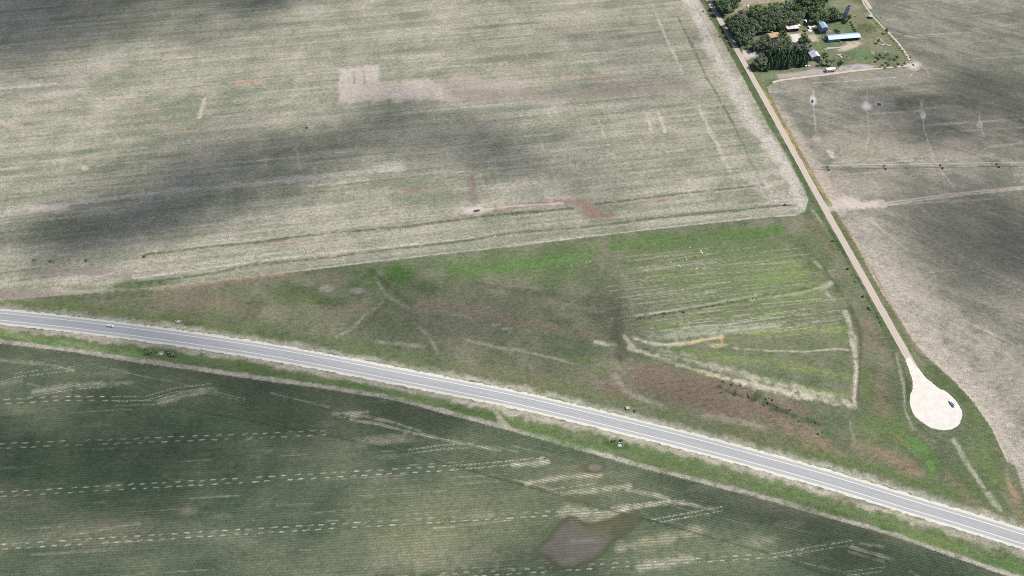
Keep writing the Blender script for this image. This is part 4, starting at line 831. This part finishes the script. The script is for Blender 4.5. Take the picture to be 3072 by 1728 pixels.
# barn: ridge runs away from the camera
def gz(px, py, z): p = g(px, py, z); p.z = 0; return p
RB = R(95.4); le = gz(2462.1, 75.9, 6.4); b = empty('barn', le+Vector((math.cos(RB-math.pi/2), math.sin(RB-math.pi/2), 0))*3.1, RB); tag(b, 'tall barn with a pale blue metal roof and dark slate left wall', 'barn')
mw, mr = MB(), MB(); gable(mw, mr, 10.0, 6.2, 6.4, 7.4, over=.25); mw.build('wall', M_ROOFD, b); mr.build('roof', M_ROOFB, b)
for k in range(4):
    x = -3.9+2.5*k; wn = plate('window', M_WALLW, b, x-.55, x+.55, 3.102, 3.16, .9, 2.1); plate('pane', M_GLASS, wn, x-.4, x+.4, 3.162, 3.18, 1.05, 1.95)
plate('door', M_WALLD, b, -5.06, -5.004, -1.4, 1.4, 0, 3.0)
# long machine shed
a0, a1 = g(2484, 127), g(2578, 119.5); an = math.atan2(a1.y-a0.y, a1.x-a0.x); Ls = (a1-a0).length
s_ = empty('machine_shed', a0, an); tag(s_, 'long low shed with pale blue roof, right two thirds of its front open', 'shed'); D, he, hr = 8.0, 3.2, 4.6; xs_ = Ls*.38
mw = MB(); mw.box(0, Ls, D-.15, D, 0, he); mw.prism([(.15,0),(D-.15,0),(D-.15,he),(D/2,hr-.1),(.15,he)], 0, .15, 'x'); mw.prism([(.15,0),(D-.15,0),(D-.15,he),(D/2,hr-.1),(.15,he)], Ls-.15, Ls, 'x'); mw.box(.15, xs_, 0, .15, 0, he); mw.box(xs_-.15, xs_, .15, D-.15, 0, he); mw.build('wall', M_WALLG, s_)
mr = MB()
for s in (-1, 1):
    vs = []; e = D/2+.4; k = (hr-he)/(D/2)
    for x in (-.4, Ls+.4): vs += [(x, D/2, hr), (x, D/2+s*e, hr-k*e), (x, D/2+s*e, hr-k*e+.12), (x, D/2, hr+.12)]
    mr.add(vs, [(0,1,2,3),(4,7,6,5),(0,4,5,1),(1,5,6,2),(2,6,7,3),(3,7,4,0)])
mr.build('roof', M_ROOFB, s_)
for k in range(5): x = xs_+(Ls-xs_-.3)*(k+1)/5.2; plate('post', M_WOOD, s_, x-.12, x+.12, .1, .34, 0, he)
plate('door', M_WALLD, s_, xs_*.5, xs_*.5+2.6, -.06, -.002, 0, 2.6)
# open fronted shed with rust stained roof
a0, a1 = g(2360, 95.5), g(2395, 92.5); an = math.atan2(a1.y-a0.y, a1.x-a0.x); Lo = (a1-a0).length
s_ = empty('open_shed', a0, an); tag(s_, 'open fronted shed with rust stained pinkish white roof above the white yard', 'shed')
mw = MB(); mw.box(0, Lo, 6.3, 6.45, 0, 2.5); mw.box(0, .15, .1, 6.3, 0, 2.5); mw.box(Lo-.15, Lo, .1, 6.3, 0, 2.5); mw.build('wall', M_WALLD, s_)
mr = MB(); mr.add([(-.4,-.7,3.3),(Lo+.4,-.7,3.3),(Lo+.4,6.9,2.55),(-.4,6.9,2.55),(-.4,-.7,3.42),(Lo+.4,-.7,3.42),(Lo+.4,6.9,2.67),(-.4,6.9,2.67)], [(0,3,2,1),(4,5,6,7),(0,1,5,4),(1,2,6,5),(2,3,7,6),(3,0,4,7)]); mr.build('roof', M_ROOFP, s_)
for k in range(5): x = .2+(Lo-.4)*k/4; plate('post', M_WALLW if k == 1 else M_WOOD, s_, x-.14, x+.14, -.3, -.02, 0, 3.2)
# tan house
h = empty('tan_house', gz(2320, 103, 3.6), R(14)); tag(h, 'house with a tan shingle roof half hidden by trees', 'house')
mw, mr = MB(), MB(); gable(mw, mr, 10.5, 7.5, 2.9, 4.6, over=.5); mw.build('wall', M_WALLW, h); rf = mr.build('roof', M_ROOFT, h); plate('chimney', M_PLASTW, rf, -1.6, -.5, 1.2, 2.2, 3.6, 5.6)
for x in (-3.2, 0, 3.2): wn = plate('window', M_WALLW, h, x-.6, x+.6, -3.80, -3.755, 1, 2.1); plate('pane', M_GLASS, wn, x-.48, x+.48, -3.83, -3.805, 1.12, 1.98)
plate('door', M_WALLD, h, 1.2, 2.1, -3.80, -3.755, 0, 2)
# grey gabled house
f0, f1 = g(2432, 182), g(2459, 179.5); cx_ = (f0+f1)/2; Wg = (f1-f0).length; an = math.atan2(f1.y-f0.y, f1.x-f0.x)+math.pi/2
h = empty('grey_house', cx_, an); tag(h, 'gabled grey building with blue-grey front wall and a rusty patch on its pale roof', 'house')
mw, mr = MB(), MB(); gable(mw, mr, 9.0, Wg-.4, 3.4, 5.6, x0=4.5, over=.3); mw.build('wall', M_WALLG, h); rf = mr.build('roof', M_ROOFG, h)
mw, mr = MB(), MB(); gable(mw, mr, 5.0, 4.6, 3.6, 5.9, x0=11.9, y0=-.2, over=.3); mw.build('rear_wing', M_WALLG, h); mr.build('wing_roof', M_ROOFG, h)
k = (5.6-3.4)/((Wg-.4)/2); vs = [(x, y, 5.6-k*abs(y)+dz) for dz in (.17, .2) for x, y in ((6.2,-.3),(9.1,-.3),(9.1,-2.6),(6.2,-2.6))]
MB().add(vs, [(0,3,2,1),(4,5,6,7),(0,1,5,4),(1,2,6,5),(2,3,7,6),(3,0,4,7)]).build('roof_patch', M_RUST, rf)
vs = [(x, y, 5.6-k*abs(y)+dz) for dz in (.17, .3) for x, y in ((4.9,1.2),(5.5,1.2),(5.9,2.4),(5.3,2.4))]; MB().add(vs, [(0,3,2,1),(4,5,6,7),(0,1,5,4),(1,2,6,5),(2,3,7,6),(3,0,4,7)]).build('roof_vent', M_DARK, rf)
plate('door', M_WALLD, h, -.06, -.005, -.6, .5, 0, 2.1)
# silo
p = g(2531, 58); s_ = empty('silo', p); tag(s_, 'tall round blue-grey silo with an open dark top', 'silo'); n = 28; mw = MB()
ring = lambda r_, z: [(r_*math.cos(2*math.pi*i/n), r_*math.sin(2*math.pi*i/n), z) for i in range(n)]
mw.add(ring(2.3,0)+ring(2.3,15.2)+ring(2.1,15.2)+ring(2.1,12.5), [(i,(i+1)%n,n+(i+1)%n,n+i) for i in range(n)]+[(n+i,n+(i+1)%n,2*n+(i+1)%n,2*n+i) for i in range(n)]+[(2*n+i,2*n+(i+1)%n,3*n+(i+1)%n,3*n+i) for i in range(n)]+[tuple(3*n+i for i in range(n))]); mw.build('wall', M_SILO, s_)
for z in np.arange(1.5, 15, 1.5): MB().add(ring(2.34, z-.04)+ring(2.34, z+.04), [(i,(i+1)%n,n+(i+1)%n,n+i) for i in range(n)]).build('hoop', M_STEEL, s_)
MB().box(-.35, .35, -2.75, -2.33, 0, 15).build('chute', M_SILO, s_)
# small outbuildings
def hut(name, px, py, L, W, hgt, rz, label, roofm, wallm, cat='shed', pitch=.35):
    h_ = empty(name, gz(px, py, hgt), rz); tag(h_, label, cat); mw = MB(); mw.box(-L/2, L/2, -W/2, W/2, 0, hgt-.02); mw.build('wall', wallm, h_)
    MB().add([(-L/2-.2,-W/2-.2,hgt),(L/2+.2,-W/2-.2,hgt),(L/2+.2,W/2+.2,hgt+pitch),(-L/2-.2,W/2+.2,hgt+pitch),(-L/2-.2,-W/2-.2,hgt+.1),(L/2+.2,-W/2-.2,hgt+.1),(L/2+.2,W/2+.2,hgt+pitch+.1),(-L/2-.2,W/2+.2,hgt+pitch+.1)], [(0,3,2,1),(4,5,6,7),(0,1,5,4),(1,2,6,5),(2,3,7,6),(3,0,4,7)]).build('roof', roofm, h_)
    MB().box(-.45, .45, -W/2-.05, -W/2-.004, 0, min(1.9, hgt-.2)).build('door', M_WALLD, h_); return h_
hut('garden_shed', 2396, 75.5, 2.8, 2.4, 2.3, R(6), 'tiny white-roofed shed at the right end of the open fronted shed', M_PLASTW, M_WALLW)
hut('field_shed', 2612, 48, 3.8, 3.2, 2.0, R(-25), 'small pale roofed shed beside the right farm lane', M_ROOFB, M_WALLD)
hut('low_shed', 2504, 55, 4.6, 1.8, 1.2, R(14), 'low pale roofed shed left of the silo foot', M_ROOFG, M_WALLW, pitch=.15)
for x, y, l in ((2418, 197.5, 'left of two small white bins at the end of the evergreens'), (2426.5, 197, 'right of two small white bins at the end of the evergreens')):
    o = empty('storage_bin', gz(x, y, .9), R(8)); tag(o, l, 'bin'); MB().box(-.7,.7,-.5,.5,0,1.2).build('box', M_PLASTW, o); MB().box(-.75,.75,-.55,.55,1.2,1.32).build('lid', M_PLASTW, o)
# box trailer
t_ = empty('box_trailer', gz(2493, 206.5, 2.6), R(6.5)); tag(t_, 'white ribbed box trailer with red-brown marks on its roof by the farm lane', 'trailer')
MB().box(-4.7,4.7,-1.55,1.55,.7,2.9).build('body', M_WALLW, t_); mr = MB(); mr.box(-4.8,4.8,-1.65,1.65,2.9,2.98)
for k in range(13): x = -4.6+k*.767; mr.box(x-.06, x+.06, -1.64, 1.64, 2.98, 3.05)
rf = mr.build('roof', M_PLASTW, t_)
for x in (1.5, 3.0): MB().box(x-.28, x+.2, -1.3, 1.2, 3.0, 3.03).build('roof_patch', M_RED, rf)
for x in (1.8, 3.0):
    for y in (-1.4, 1.4): MB().tube([(x, y-.14, .45), (x, y+.14, .45)], .45, 12).build('wheel', M_TYRE, t_)
MB().tube([(-4.7,0,.7),(-6.0,0,.6)], .07, 6).build('drawbar', M_STEEL, t_)
# scrap beside the barn
def bent_sheet(name, px, py, L, W, arch, rz, m, label, ribs=6):
    o = empty(name, gz(px, py, .6), rz); tag(o, label, 'scrap sheet'); mb = MB(); n = 9
    for j in range(n):
        t = -1+2*j/(n-1); z = arch*(1-t*t)+.05
        for x in (-L/2, L/2):
            for dz in (0, .05): mb.v.append((x+.15*math.sin(4*t), t*W/2, z+dz))
    for j in range(n-1):
        a = j*4; mb.f += [(a,a+4,a+6,a+2),(a+1,a+3,a+7,a+5),(a,a+1,a+5,a+4),(a+2,a+6,a+7,a+3)]
    mb.f += [(0,2,3,1),(4*n-4,4*n-3,4*n-1,4*n-2)]
    mb.build('panel', m, o)
    fr = MB()
    for k in range(3): x = -L/2+L*(k+.5)/3; fr.tube([(x, -W/2*q/4, arch*(1-(q/4)**2)+.13) for q in range(-4, 5)], .05, 5)
    fr.build('rib', M_STEEL, o); return o
bent_sheet('curved_sheet', 2416, 63, 3.2, 4.0, 1.5, R(60), M_PLASTW, 'bent white sheet at the upper end of the scrap beside the barn')
bent_sheet('curved_sheet', 2427, 81, 2.6, 5.2, 1.3, R(35), M_PLASTW, 'bent white hoop-like sheet in the middle of the scrap beside the barn')
bent_sheet('curved_sheet', 2440, 77, 6.0, 3.0, .4, R(14), M_ROOFG, 'flat pale panel lying against the left side of the barn')
bent_sheet('curved_sheet', 2431, 91, 3.6, 3.6, .8, R(-30), M_PLASTW, 'bright white crumpled sheet at the lower end of the scrap beside the barn')
def heap(name, px, py, rad, hgt, m, label, cat, seed, n=16, sz=.6, long_=1.0):
    r = np.random.RandomState(seed); o = empty(name, gz(px, py, 0)); tag(o, label, cat); mb = MB()
    for i in range(n):
        a = r.rand()*6.28; q = r.rand()**.6*rad; s = sz*r.uniform(.5,1.2); M4 = Matrix.Translation((math.cos(a)*q, math.sin(a)*q, max(.1, hgt*(1-q/rad)*r.rand()+s*.2))) @ Matrix.Rotation(r.rand()*3.1, 4, Vector(r.normal(0,1,3)).normalized())
        vs = [M4 @ Vector((x*s*long_*r.uniform(.8,1.1), y*s*.6, z*s*.45)) for x in (-1,1) for y in (-1,1) for z in (-1,1)]; mb.add(vs, [(0,1,3,2),(4,6,7,5),(0,4,5,1),(2,3,7,6),(0,2,6,4),(1,5,7,3)])
    mb.build('pieces', m, o); return o
heap('scrap_heap', 2425, 69, 2.6, 1.2, M_RUST, 'brown rusty heap among the white scrap sheets beside the barn', 'heap', 1); heap('rubble_heap', 2488, 96, 3.0, 1.0, M_PINK, 'pinkish white rubble heap in front of the barn gable', 'heap', 2, 26); heap('rubble_heap', 2474, 102, 2.8, .6, M_RUST, 'reddish brown heap left of the pinkish rubble in front of the barn', 'heap', 3, 20, .5)
heap('stone_heap', 2473.5, 149, 1.6, .7, M_ROCK, 'pale heap at the left end of the white feed bunk', 'heap', 4, 12); heap('stone_heap', 2617, 160, 2.4, .8, M_ROCK, 'pale heap on the grass right of the round pen', 'heap', 5, 16); heap('brush_heap', 2241, 20, 3.4, 1.0, M_DEAD, 'grey heap of old timber at the upper edge of the farm grove', 'heap', 6, 26, .5, 2.6)
for i, (x, y, rz, l) in enumerate([(2518, 164, R(8), 'short pile of pale timber left of the round pen, upper of two'), (2523, 170, R(-60), 'long pile of pale timber left of the round pen, lower of two')]):
    o = empty('timber_pile', gz(x, y, .3), rz); tag(o, l, 'timber pile')
    for k in range(5): MB().box(-2.2+.2*(k % 2), 2.2-.3*(k % 3), -.7+.3*k, -.46+.3*k, .02, .35+.1*(k % 2)).build('plank', M_ROCK, o)
o = empty('feed_bunk', (g(2480,146)+g(2518,144.5))/2, math.atan2(g(2518,144.5).y-g(2480,146).y, g(2518,144.5).x-g(2480,146).x)); tag(o, 'long white concrete feed bunk on the grass above the round pen', 'feed bunk'); Lb = (g(2518,144.5)-g(2480,146)).length/2
MB().box(-Lb,Lb,-.7,.7,0,.25).build('base', M_PLASTW, o); MB().box(-Lb,Lb,-.7,-.55,.25,.7).build('side', M_PLASTW, o); MB().box(-Lb,Lb,.55,.7,.25,.9).build('side', M_PLASTW, o)
def tank(px, py, r_, hh, label, m, rim=None):
    o = empty('stock_tank', gz(px, py, hh)); tag(o, label, 'tank'); n = 20; rg = lambda q, z: [(q*math.cos(2*math.pi*i/n), q*math.sin(2*math.pi*i/n), z) for i in range(n)]
    MB().add(rg(r_,0)+rg(r_,hh)+rg(r_*.9,hh)+rg(r_*.9,.2), [(i,(i+1)%n,n+(i+1)%n,n+i) for i in range(n)]+[(n+i,n+(i+1)%n,2*n+(i+1)%n,2*n+i) for i in range(n)]+[(2*n+i,2*n+(i+1)%n,3*n+(i+1)%n,3*n+i) for i in range(n)]).build('wall', m, o)
    MB().add(rg(r_*.89,hh*.6), [tuple(range(n))]).build('water', M_GLASS, o)
tank(2475, 113, 1.5, 1.6, 'round open tank against the left end of the long shed', M_WALLW); tank(2524, 126, 1.1, .7, 'small round tank in front of the long shed', M_PLASTW)
o = empty('calf_hutch', gz(2579, 117, .8), an); tag(o, 'small white A-shaped hutch at the right end of the long shed', 'hutch'); MB().prism([(-1.3,0),(1.3,0),(0,2.2)], -1.1, 1.1, 'x').build('shell', M_PLASTW, o); MB().prism([(-.5,0),(.5,0),(0,.9)], -1.16, -1.11, 'x').build('opening', M_DARK, o)
# tractor
o = empty('tractor', gz(2414, 91.5, .9), R(125)); tag(o, 'small old red tractor on the bare ground left of the barn', 'tractor')
MB().box(-.4,1.9,-.38,.38,.7,1.35).build('hood', M_RED, o); MB().box(-1.2,-.2,-.5,.5,.8,1.2).build('seat_deck', M_RED, o); MB().box(-.9,-.5,-.25,.25,1.2,1.6).build('seat', M_DARK, o)
for y in (-.75,.75): MB().tube([(-.9,y-.18,.75),(-.9,y+.18,.75)], .75, 14).build('wheel', M_TYRE, o)
for y in (-.55,.55): MB().tube([(1.5,y-.1,.4),(1.5,y+.1,.4)], .4, 12).build('wheel', M_TYRE, o)
# round pen with a horse
pc = g(2545, 170); o = empty('round_pen', pc); tag(o, 'round pen of thin rails on the grass below the long shed', 'fence'); n = 20; RP = 5.6
for i in range(n): a = 2*math.pi*i/n; MB().tube([(RP*math.cos(a), RP*math.sin(a), 0), (RP*math.cos(a), RP*math.sin(a), 1.7)], .06, 5).build('post', M_WOOD, o)
for z in (.5, 1.0, 1.55): MB().tube([(RP*math.cos(2*math.pi*i/40), RP*math.sin(2*math.pi*i/40), z) for i in range(41)], .055, 5).build('rail', M_WOOD, o)
def horse(loc, rz):
    me = bpy.data.meshes.new('horse'); J = [(0,0,1.15,.30),(.55,0,1.15,.32),(-.55,0,1.18,.31),(.95,0,1.45,.20),(1.25,0,1.75,.14),(1.62,0,1.55,.08)]; E = [(0,1),(0,2),(1,3),(3,4),(4,5)]
    for x, y in ((.6,.18),(.6,-.18),(-.65,.18),(-.65,-.18)):
        i = len(J); bk = .08 if x < 0 else 0; J += [(x,y,.85,.13),(x-bk,y,.48,.075),(x,y,.06,.06)]; E += [(1 if x > 0 else 2, i),(i,i+1),(i+1,i+2)]
    i = len(J); J += [(-.95,0,1.1,.07),(-1.05,0,.6,.05)]; E += [(2,i),(i,i+1)]
    me.from_pydata([j[:3] for j in J], E, []); o_ = link('horse', me); o_.location = loc; o_.rotation_euler = (0,0,rz); md = o_.modifiers.new('skin','SKIN')
    for k, j in enumerate(J): me.skin_vertices[0].data[k].radius = (j[3], j[3])
    me.skin_vertices[0].data[0].use_root = True; sb = o_.modifiers.new('sub','SUBSURF'); sb.levels = 1; sb.render_levels = 1; me.materials.append(M_HIDE); return tag(o_, 'dark horse standing in the middle of the round pen', 'horse')
horse(gz(2543, 167.5, .9), R(55))
# fallen bleached trees
def fallen(px, py, L, rz, label, seed):
    r = np.random.RandomState(seed); o = empty('fallen_tree', gz(px, py, .5), rz); tag(o, label, 'dead tree'); tr = MB(); limb(tr, (-L/2,0,.3), (L/2,0,.5), .3, .12, r, 6, .06); tr.build('trunk', M_DEAD, o); br = MB()
    for i in range(13):
        t = r.uniform(-.3,.5); a = r.uniform(-1.2,1.2); s = 1 if r.rand() < .5 else -1; l = r.uniform(1.2,2.8); q = (L*t+l*math.cos(a)*.7, s*l*abs(math.sin(a)+.4), r.uniform(.3,1.5)); limb(br, (L*t,0,.4), q, .13, .05, r, 4, .15)
        for _ in range(2): limb(br, Vector((L*t,0,.4)).lerp(Vector(q), .6), Vector(q)+Vector(r.normal(0,.8,3)), .07, .03, r, 4, .2)
    br.build('branches', M_DEAD, o)
fallen(2646, 122, 6, R(120), 'fallen bleached tree, upper one of the white heap of limbs', 1); fallen(2653, 133, 7, R(10), 'fallen bleached tree, middle one of the white heap of limbs', 2); fallen(2664, 136, 5, R(-35), 'fallen bleached tree, right one of the white heap of limbs', 3); fallen(2655, 160, 5, R(70), 'bleached fallen tree among the bushes in the lower right of the farm', 4); fallen(2636, 128, 4, R(30), 'bleached broken limb left of the white heap of limbs', 5)

# ------------------------------------------------------------------ centre pivot irrigator
f0, f1 = g(2484.5, 506), g(2993.5, 497.5); an = math.atan2(f1.y-f0.y, f1.x-f0.x); SPAN = (f1-f0).length/3
o = empty('pivot_irrigator', f0, an); tag(o, 'long pivot irrigation boom on wheeled towers across the right field', 'irrigator'); HP = 3.3; NS = 6
pts = [(-7.5,0,HP-.1),(-4,0,HP-.05)]
for k in range(NS):
    for q in range(8): t = q/8; pts.append((SPAN*(k+t), 0, HP+1.0*4*t*(1-t)*.6))
MB().tube(pts, .16, 6).build('pipe', M_STEEL, o)
for k in range(NS):
    tr = MB(); z = lambda t: HP+2.4*t*(1-t)
    for s in (-1, 1):
        prev = (SPAN*k+.4, s*.1, HP)
        for q in range(1, 8):
            t = q/8; low = (SPAN*(k+t), s*.85, z(t)-1.3*min(1, 4*t*(1-t)+.2)); tr.tube([prev, low], .045, 4, False); tr.tube([low, (SPAN*(k+t), 0, z(t)-.1)], .04, 4, False); prev = low
        tr.tube([prev, (SPAN*(k+1)-.4, s*.1, HP)], .045, 4, False)
    tr.build('truss', M_STEEL, o)
for k in range(NS):
    x = SPAN*k; tw_ = MB(); tw_.tube([(x,-2.2,.75),(x,2.2,.75)], .13, 6)
    for y in (-2.0, 2.0):
        for dx in (-.5, .5): tw_.tube([(x,y,.75),(x+dx,0,HP-.1)], .07, 5)
    t1 = tw_.build('tower', M_STEEL, o)
    for y in (-2.2, 2.2): MB().tube([(x-.24,y,.75),(x+.24,y,.75)], .75, 14).build('wheel', M_TYRE, t1)
    MB().box(x-.3,x+.3,-.25,.25,.9,1.35).build('gearbox', M_DARK, t1)

# ------------------------------------------------------------------ vehicles
def car(name, prof, cab, W, m, loc, rz, label, sun=False):
    """prof: side outline of the body (x, z); cab: (x0, x1 base, x2, x3 roof, z0, z1)"""
    o = empty(name, loc, rz); tag(o, label, 'car'); n = len(prof); mb = MB(); vs = []
    for y, k in ((-W/2,.97),(-W/2+.12,1),(W/2-.12,1),(W/2,.97)):
        for x, z in prof: vs.append((x*k, y, z if abs(y) < W/2-.05 else z-.06*(z > .6)))
    fs = [tuple(range(n)), tuple(3*n+i for i in reversed(range(n)))]
    for r_ in range(3): fs += [(r_*n+i, (r_+1)*n+i, (r_+1)*n+(i+1) % n, r_*n+(i+1) % n) for i in range(n)]
    mb.add(vs, fs); mb.build('body', m, o)
    x0, x3, x1, x2, z0, z1 = cab; b_, t_ = W/2-.22, W/2-.3
    MB().add([(x0,-b_,z0),(x3,-b_,z0),(x3,b_,z0),(x0,b_,z0),(x1,-t_,z1),(x2,-t_,z1),(x2,t_,z1),(x1,t_,z1)], [(0,3,2,1),(4,5,6,7),(0,1,5,4),(1,2,6,5),(2,3,7,6),(3,0,4,7)]).build('window', M_GLASS, o)
    rf = MB().add([(x1-.08,-t_-.04,z1+.002),(x2+.08,-t_-.04,z1+.002),(x2+.08,t_+.04,z1+.002),(x1-.08,t_+.04,z1+.002),(x1+.1,-t_+.12,z1+.09),(x2-.1,-t_+.12,z1+.09),(x2-.1,t_-.12,z1+.09),(x1+.1,t_-.12,z1+.09)], [(0,3,2,1),(4,5,6,7),(0,1,5,4),(1,2,6,5),(2,3,7,6),(3,0,4,7)]).build('roof', m, o)
    if sun: MB().box(x1+.9, x1+1.6, -.35, .35, z1+.092, z1+.10).build('sunroof', M_GLASS, rf)
    L = max(p[0] for p in prof)
    for x in (-L*.6, L*.62):
        for y in (-W/2+.1, W/2-.1):
            w_ = MB().tube([(x,y-.12,.34),(x,y+.12,.34)], .34, 14).build('wheel', M_TYRE, o); sg = 1 if y > 0 else -1; MB().tube([(x,y+sg*.121,.34),(x,y+sg*.135,.34)], .2, 10).build('rim', M_STEEL, w_)
    for y in (-W/2+.3, W/2-.3): MB().box(L-.10, L+.005, y-.2, y+.2, .58, .74).build('headlight', M_LAMP, o)
    return o
sedan = [(-2.4,.3),(2.35,.3),(2.42,.62),(2.2,.82),(1.05,.95),(-1.6,.98),(-2.3,.95),(-2.44,.6)]
p = g(332, 978.2); i = int(np.argmin(np.abs(hwS[:,0]-p.x))); hd = math.atan2(slope[i], 1.0); p.z = .065
car('car', sedan, (-1.75,1.1,-1.15,.5,.95,1.42), 1.85, M_CARS, p, hd+math.pi, 'silver sedan driving in the upper lane of the highway')
suv = [(-2.5,.35),(2.45,.35),(2.52,.75),(2.35,1.05),(1.15,1.12),(-2.3,1.15),(-2.52,1.0),(-2.56,.6)]
p = g(2857, 1212); p.z = .06
car('sport_utility_vehicle', suv, (-2.15,1.15,-1.95,.85,1.16,1.72), 2.0, M_CARW, p, R(108), 'white sport utility vehicle parked on the pale turnaround', True)

# ------------------------------------------------------------------ culvert ends and pale rocks
def culvert(px, py, s, face, label):
    o = empty('culvert_end', g(px, py), 0 if face > 0 else math.pi, s); tag(o, label, 'culvert end')
    MB().box(-1.1,1.1,-.15,.15,0,1.0).build('headwall', M_CONC, o); MB().tube([(0,.16,.5),(0,.22,.5)], .38, 14).build('pipe_opening', M_DARK, o)
    MB().box(-1.1,1.1,.15,2.2,0,.12).build('apron', M_CONC, o)
    for sg in (-1, 1): MB().add([(sg*1.1,.15,0),(sg*2.3,2.3,0),(sg*2.1,2.35,0),(sg*.95,.15,0),(sg*1.1,.15,.95),(sg*2.3,2.3,.3),(sg*2.1,2.35,.3),(sg*.95,.15,.95)], [(0,1,2,3),(4,7,6,5),(0,4,5,1),(1,5,6,2),(2,6,7,3),(3,7,4,0)]).build('wing_wall', M_CONC, o)
culvert(533, 969, 1.0, 1, 'flared pale culvert end above the highway, left one'); culvert(486, 1056, 1.1, -1, 'flared pale culvert end below the highway between dark bushes'); culvert(1884, 1229, 1.05, 1, 'flared greyish culvert end above the highway, right one'); culvert(1860, 1330, 1.05, -1, 'flared pale culvert end in the grassy ditch below the highway')
rk = []
for s in range(3):
    r = np.random.RandomState(50+s); bm = bmesh.new(); bmesh.ops.create_icosphere(bm, subdivisions=2, radius=1)
    for v in bm.verts: v.co = Vector((v.co.x*1.1, v.co.y*.9, max(v.co.z, -.25)*.6))*(1+.18*r.normal())
    me = bpy.data.meshes.new('rock'); bm.to_mesh(me); bm.free(); me.materials.append(M_ROCK); rk.append(me)
for i, (zx, zy, s) in enumerate([(1790,1040,.9),(1899,1078,1.3),(1912,1098,1.3),(1893,1090,.8),(1740,1140,.7),(1755,1163,1),(1600,1162,.6),(1592,1183,.7),(1606,1192,.6),(1640,1217,.7),(1678,1222,1),(1694,1236,.8),(1660,1222,.6),(1858,1254,.9),(1868,1248,.7),(1862,1290,.8),(1848,1268,.6),(1938,1240,.8),(1944,1256,.8),(1925,1250,.6),(745,1189,.8),(784,1183,.9),(600,1226,.7)]):
    o = link('rock', rk[i % 3]); p = g(1536+zx/3.354, 432+zy/3.354); p.z = .1; o.location = p; o.scale = (s*.55,)*3; o.rotation_euler = (0,0,i*1.7)
    near = 'left of the striped meadow' if zx < 900 else 'in the striped part of the meadow'
    tag(o, 'pale rock on the grass '+near, 'rock', 'pale rocks '+near)
# prototypes nobody planted
for pros in PR.values():
    for pro in pros:
        if pro.name not in USED:
            for ch in list(pro.children): bpy.data.objects.remove(ch)
            bpy.data.objects.remove(pro)
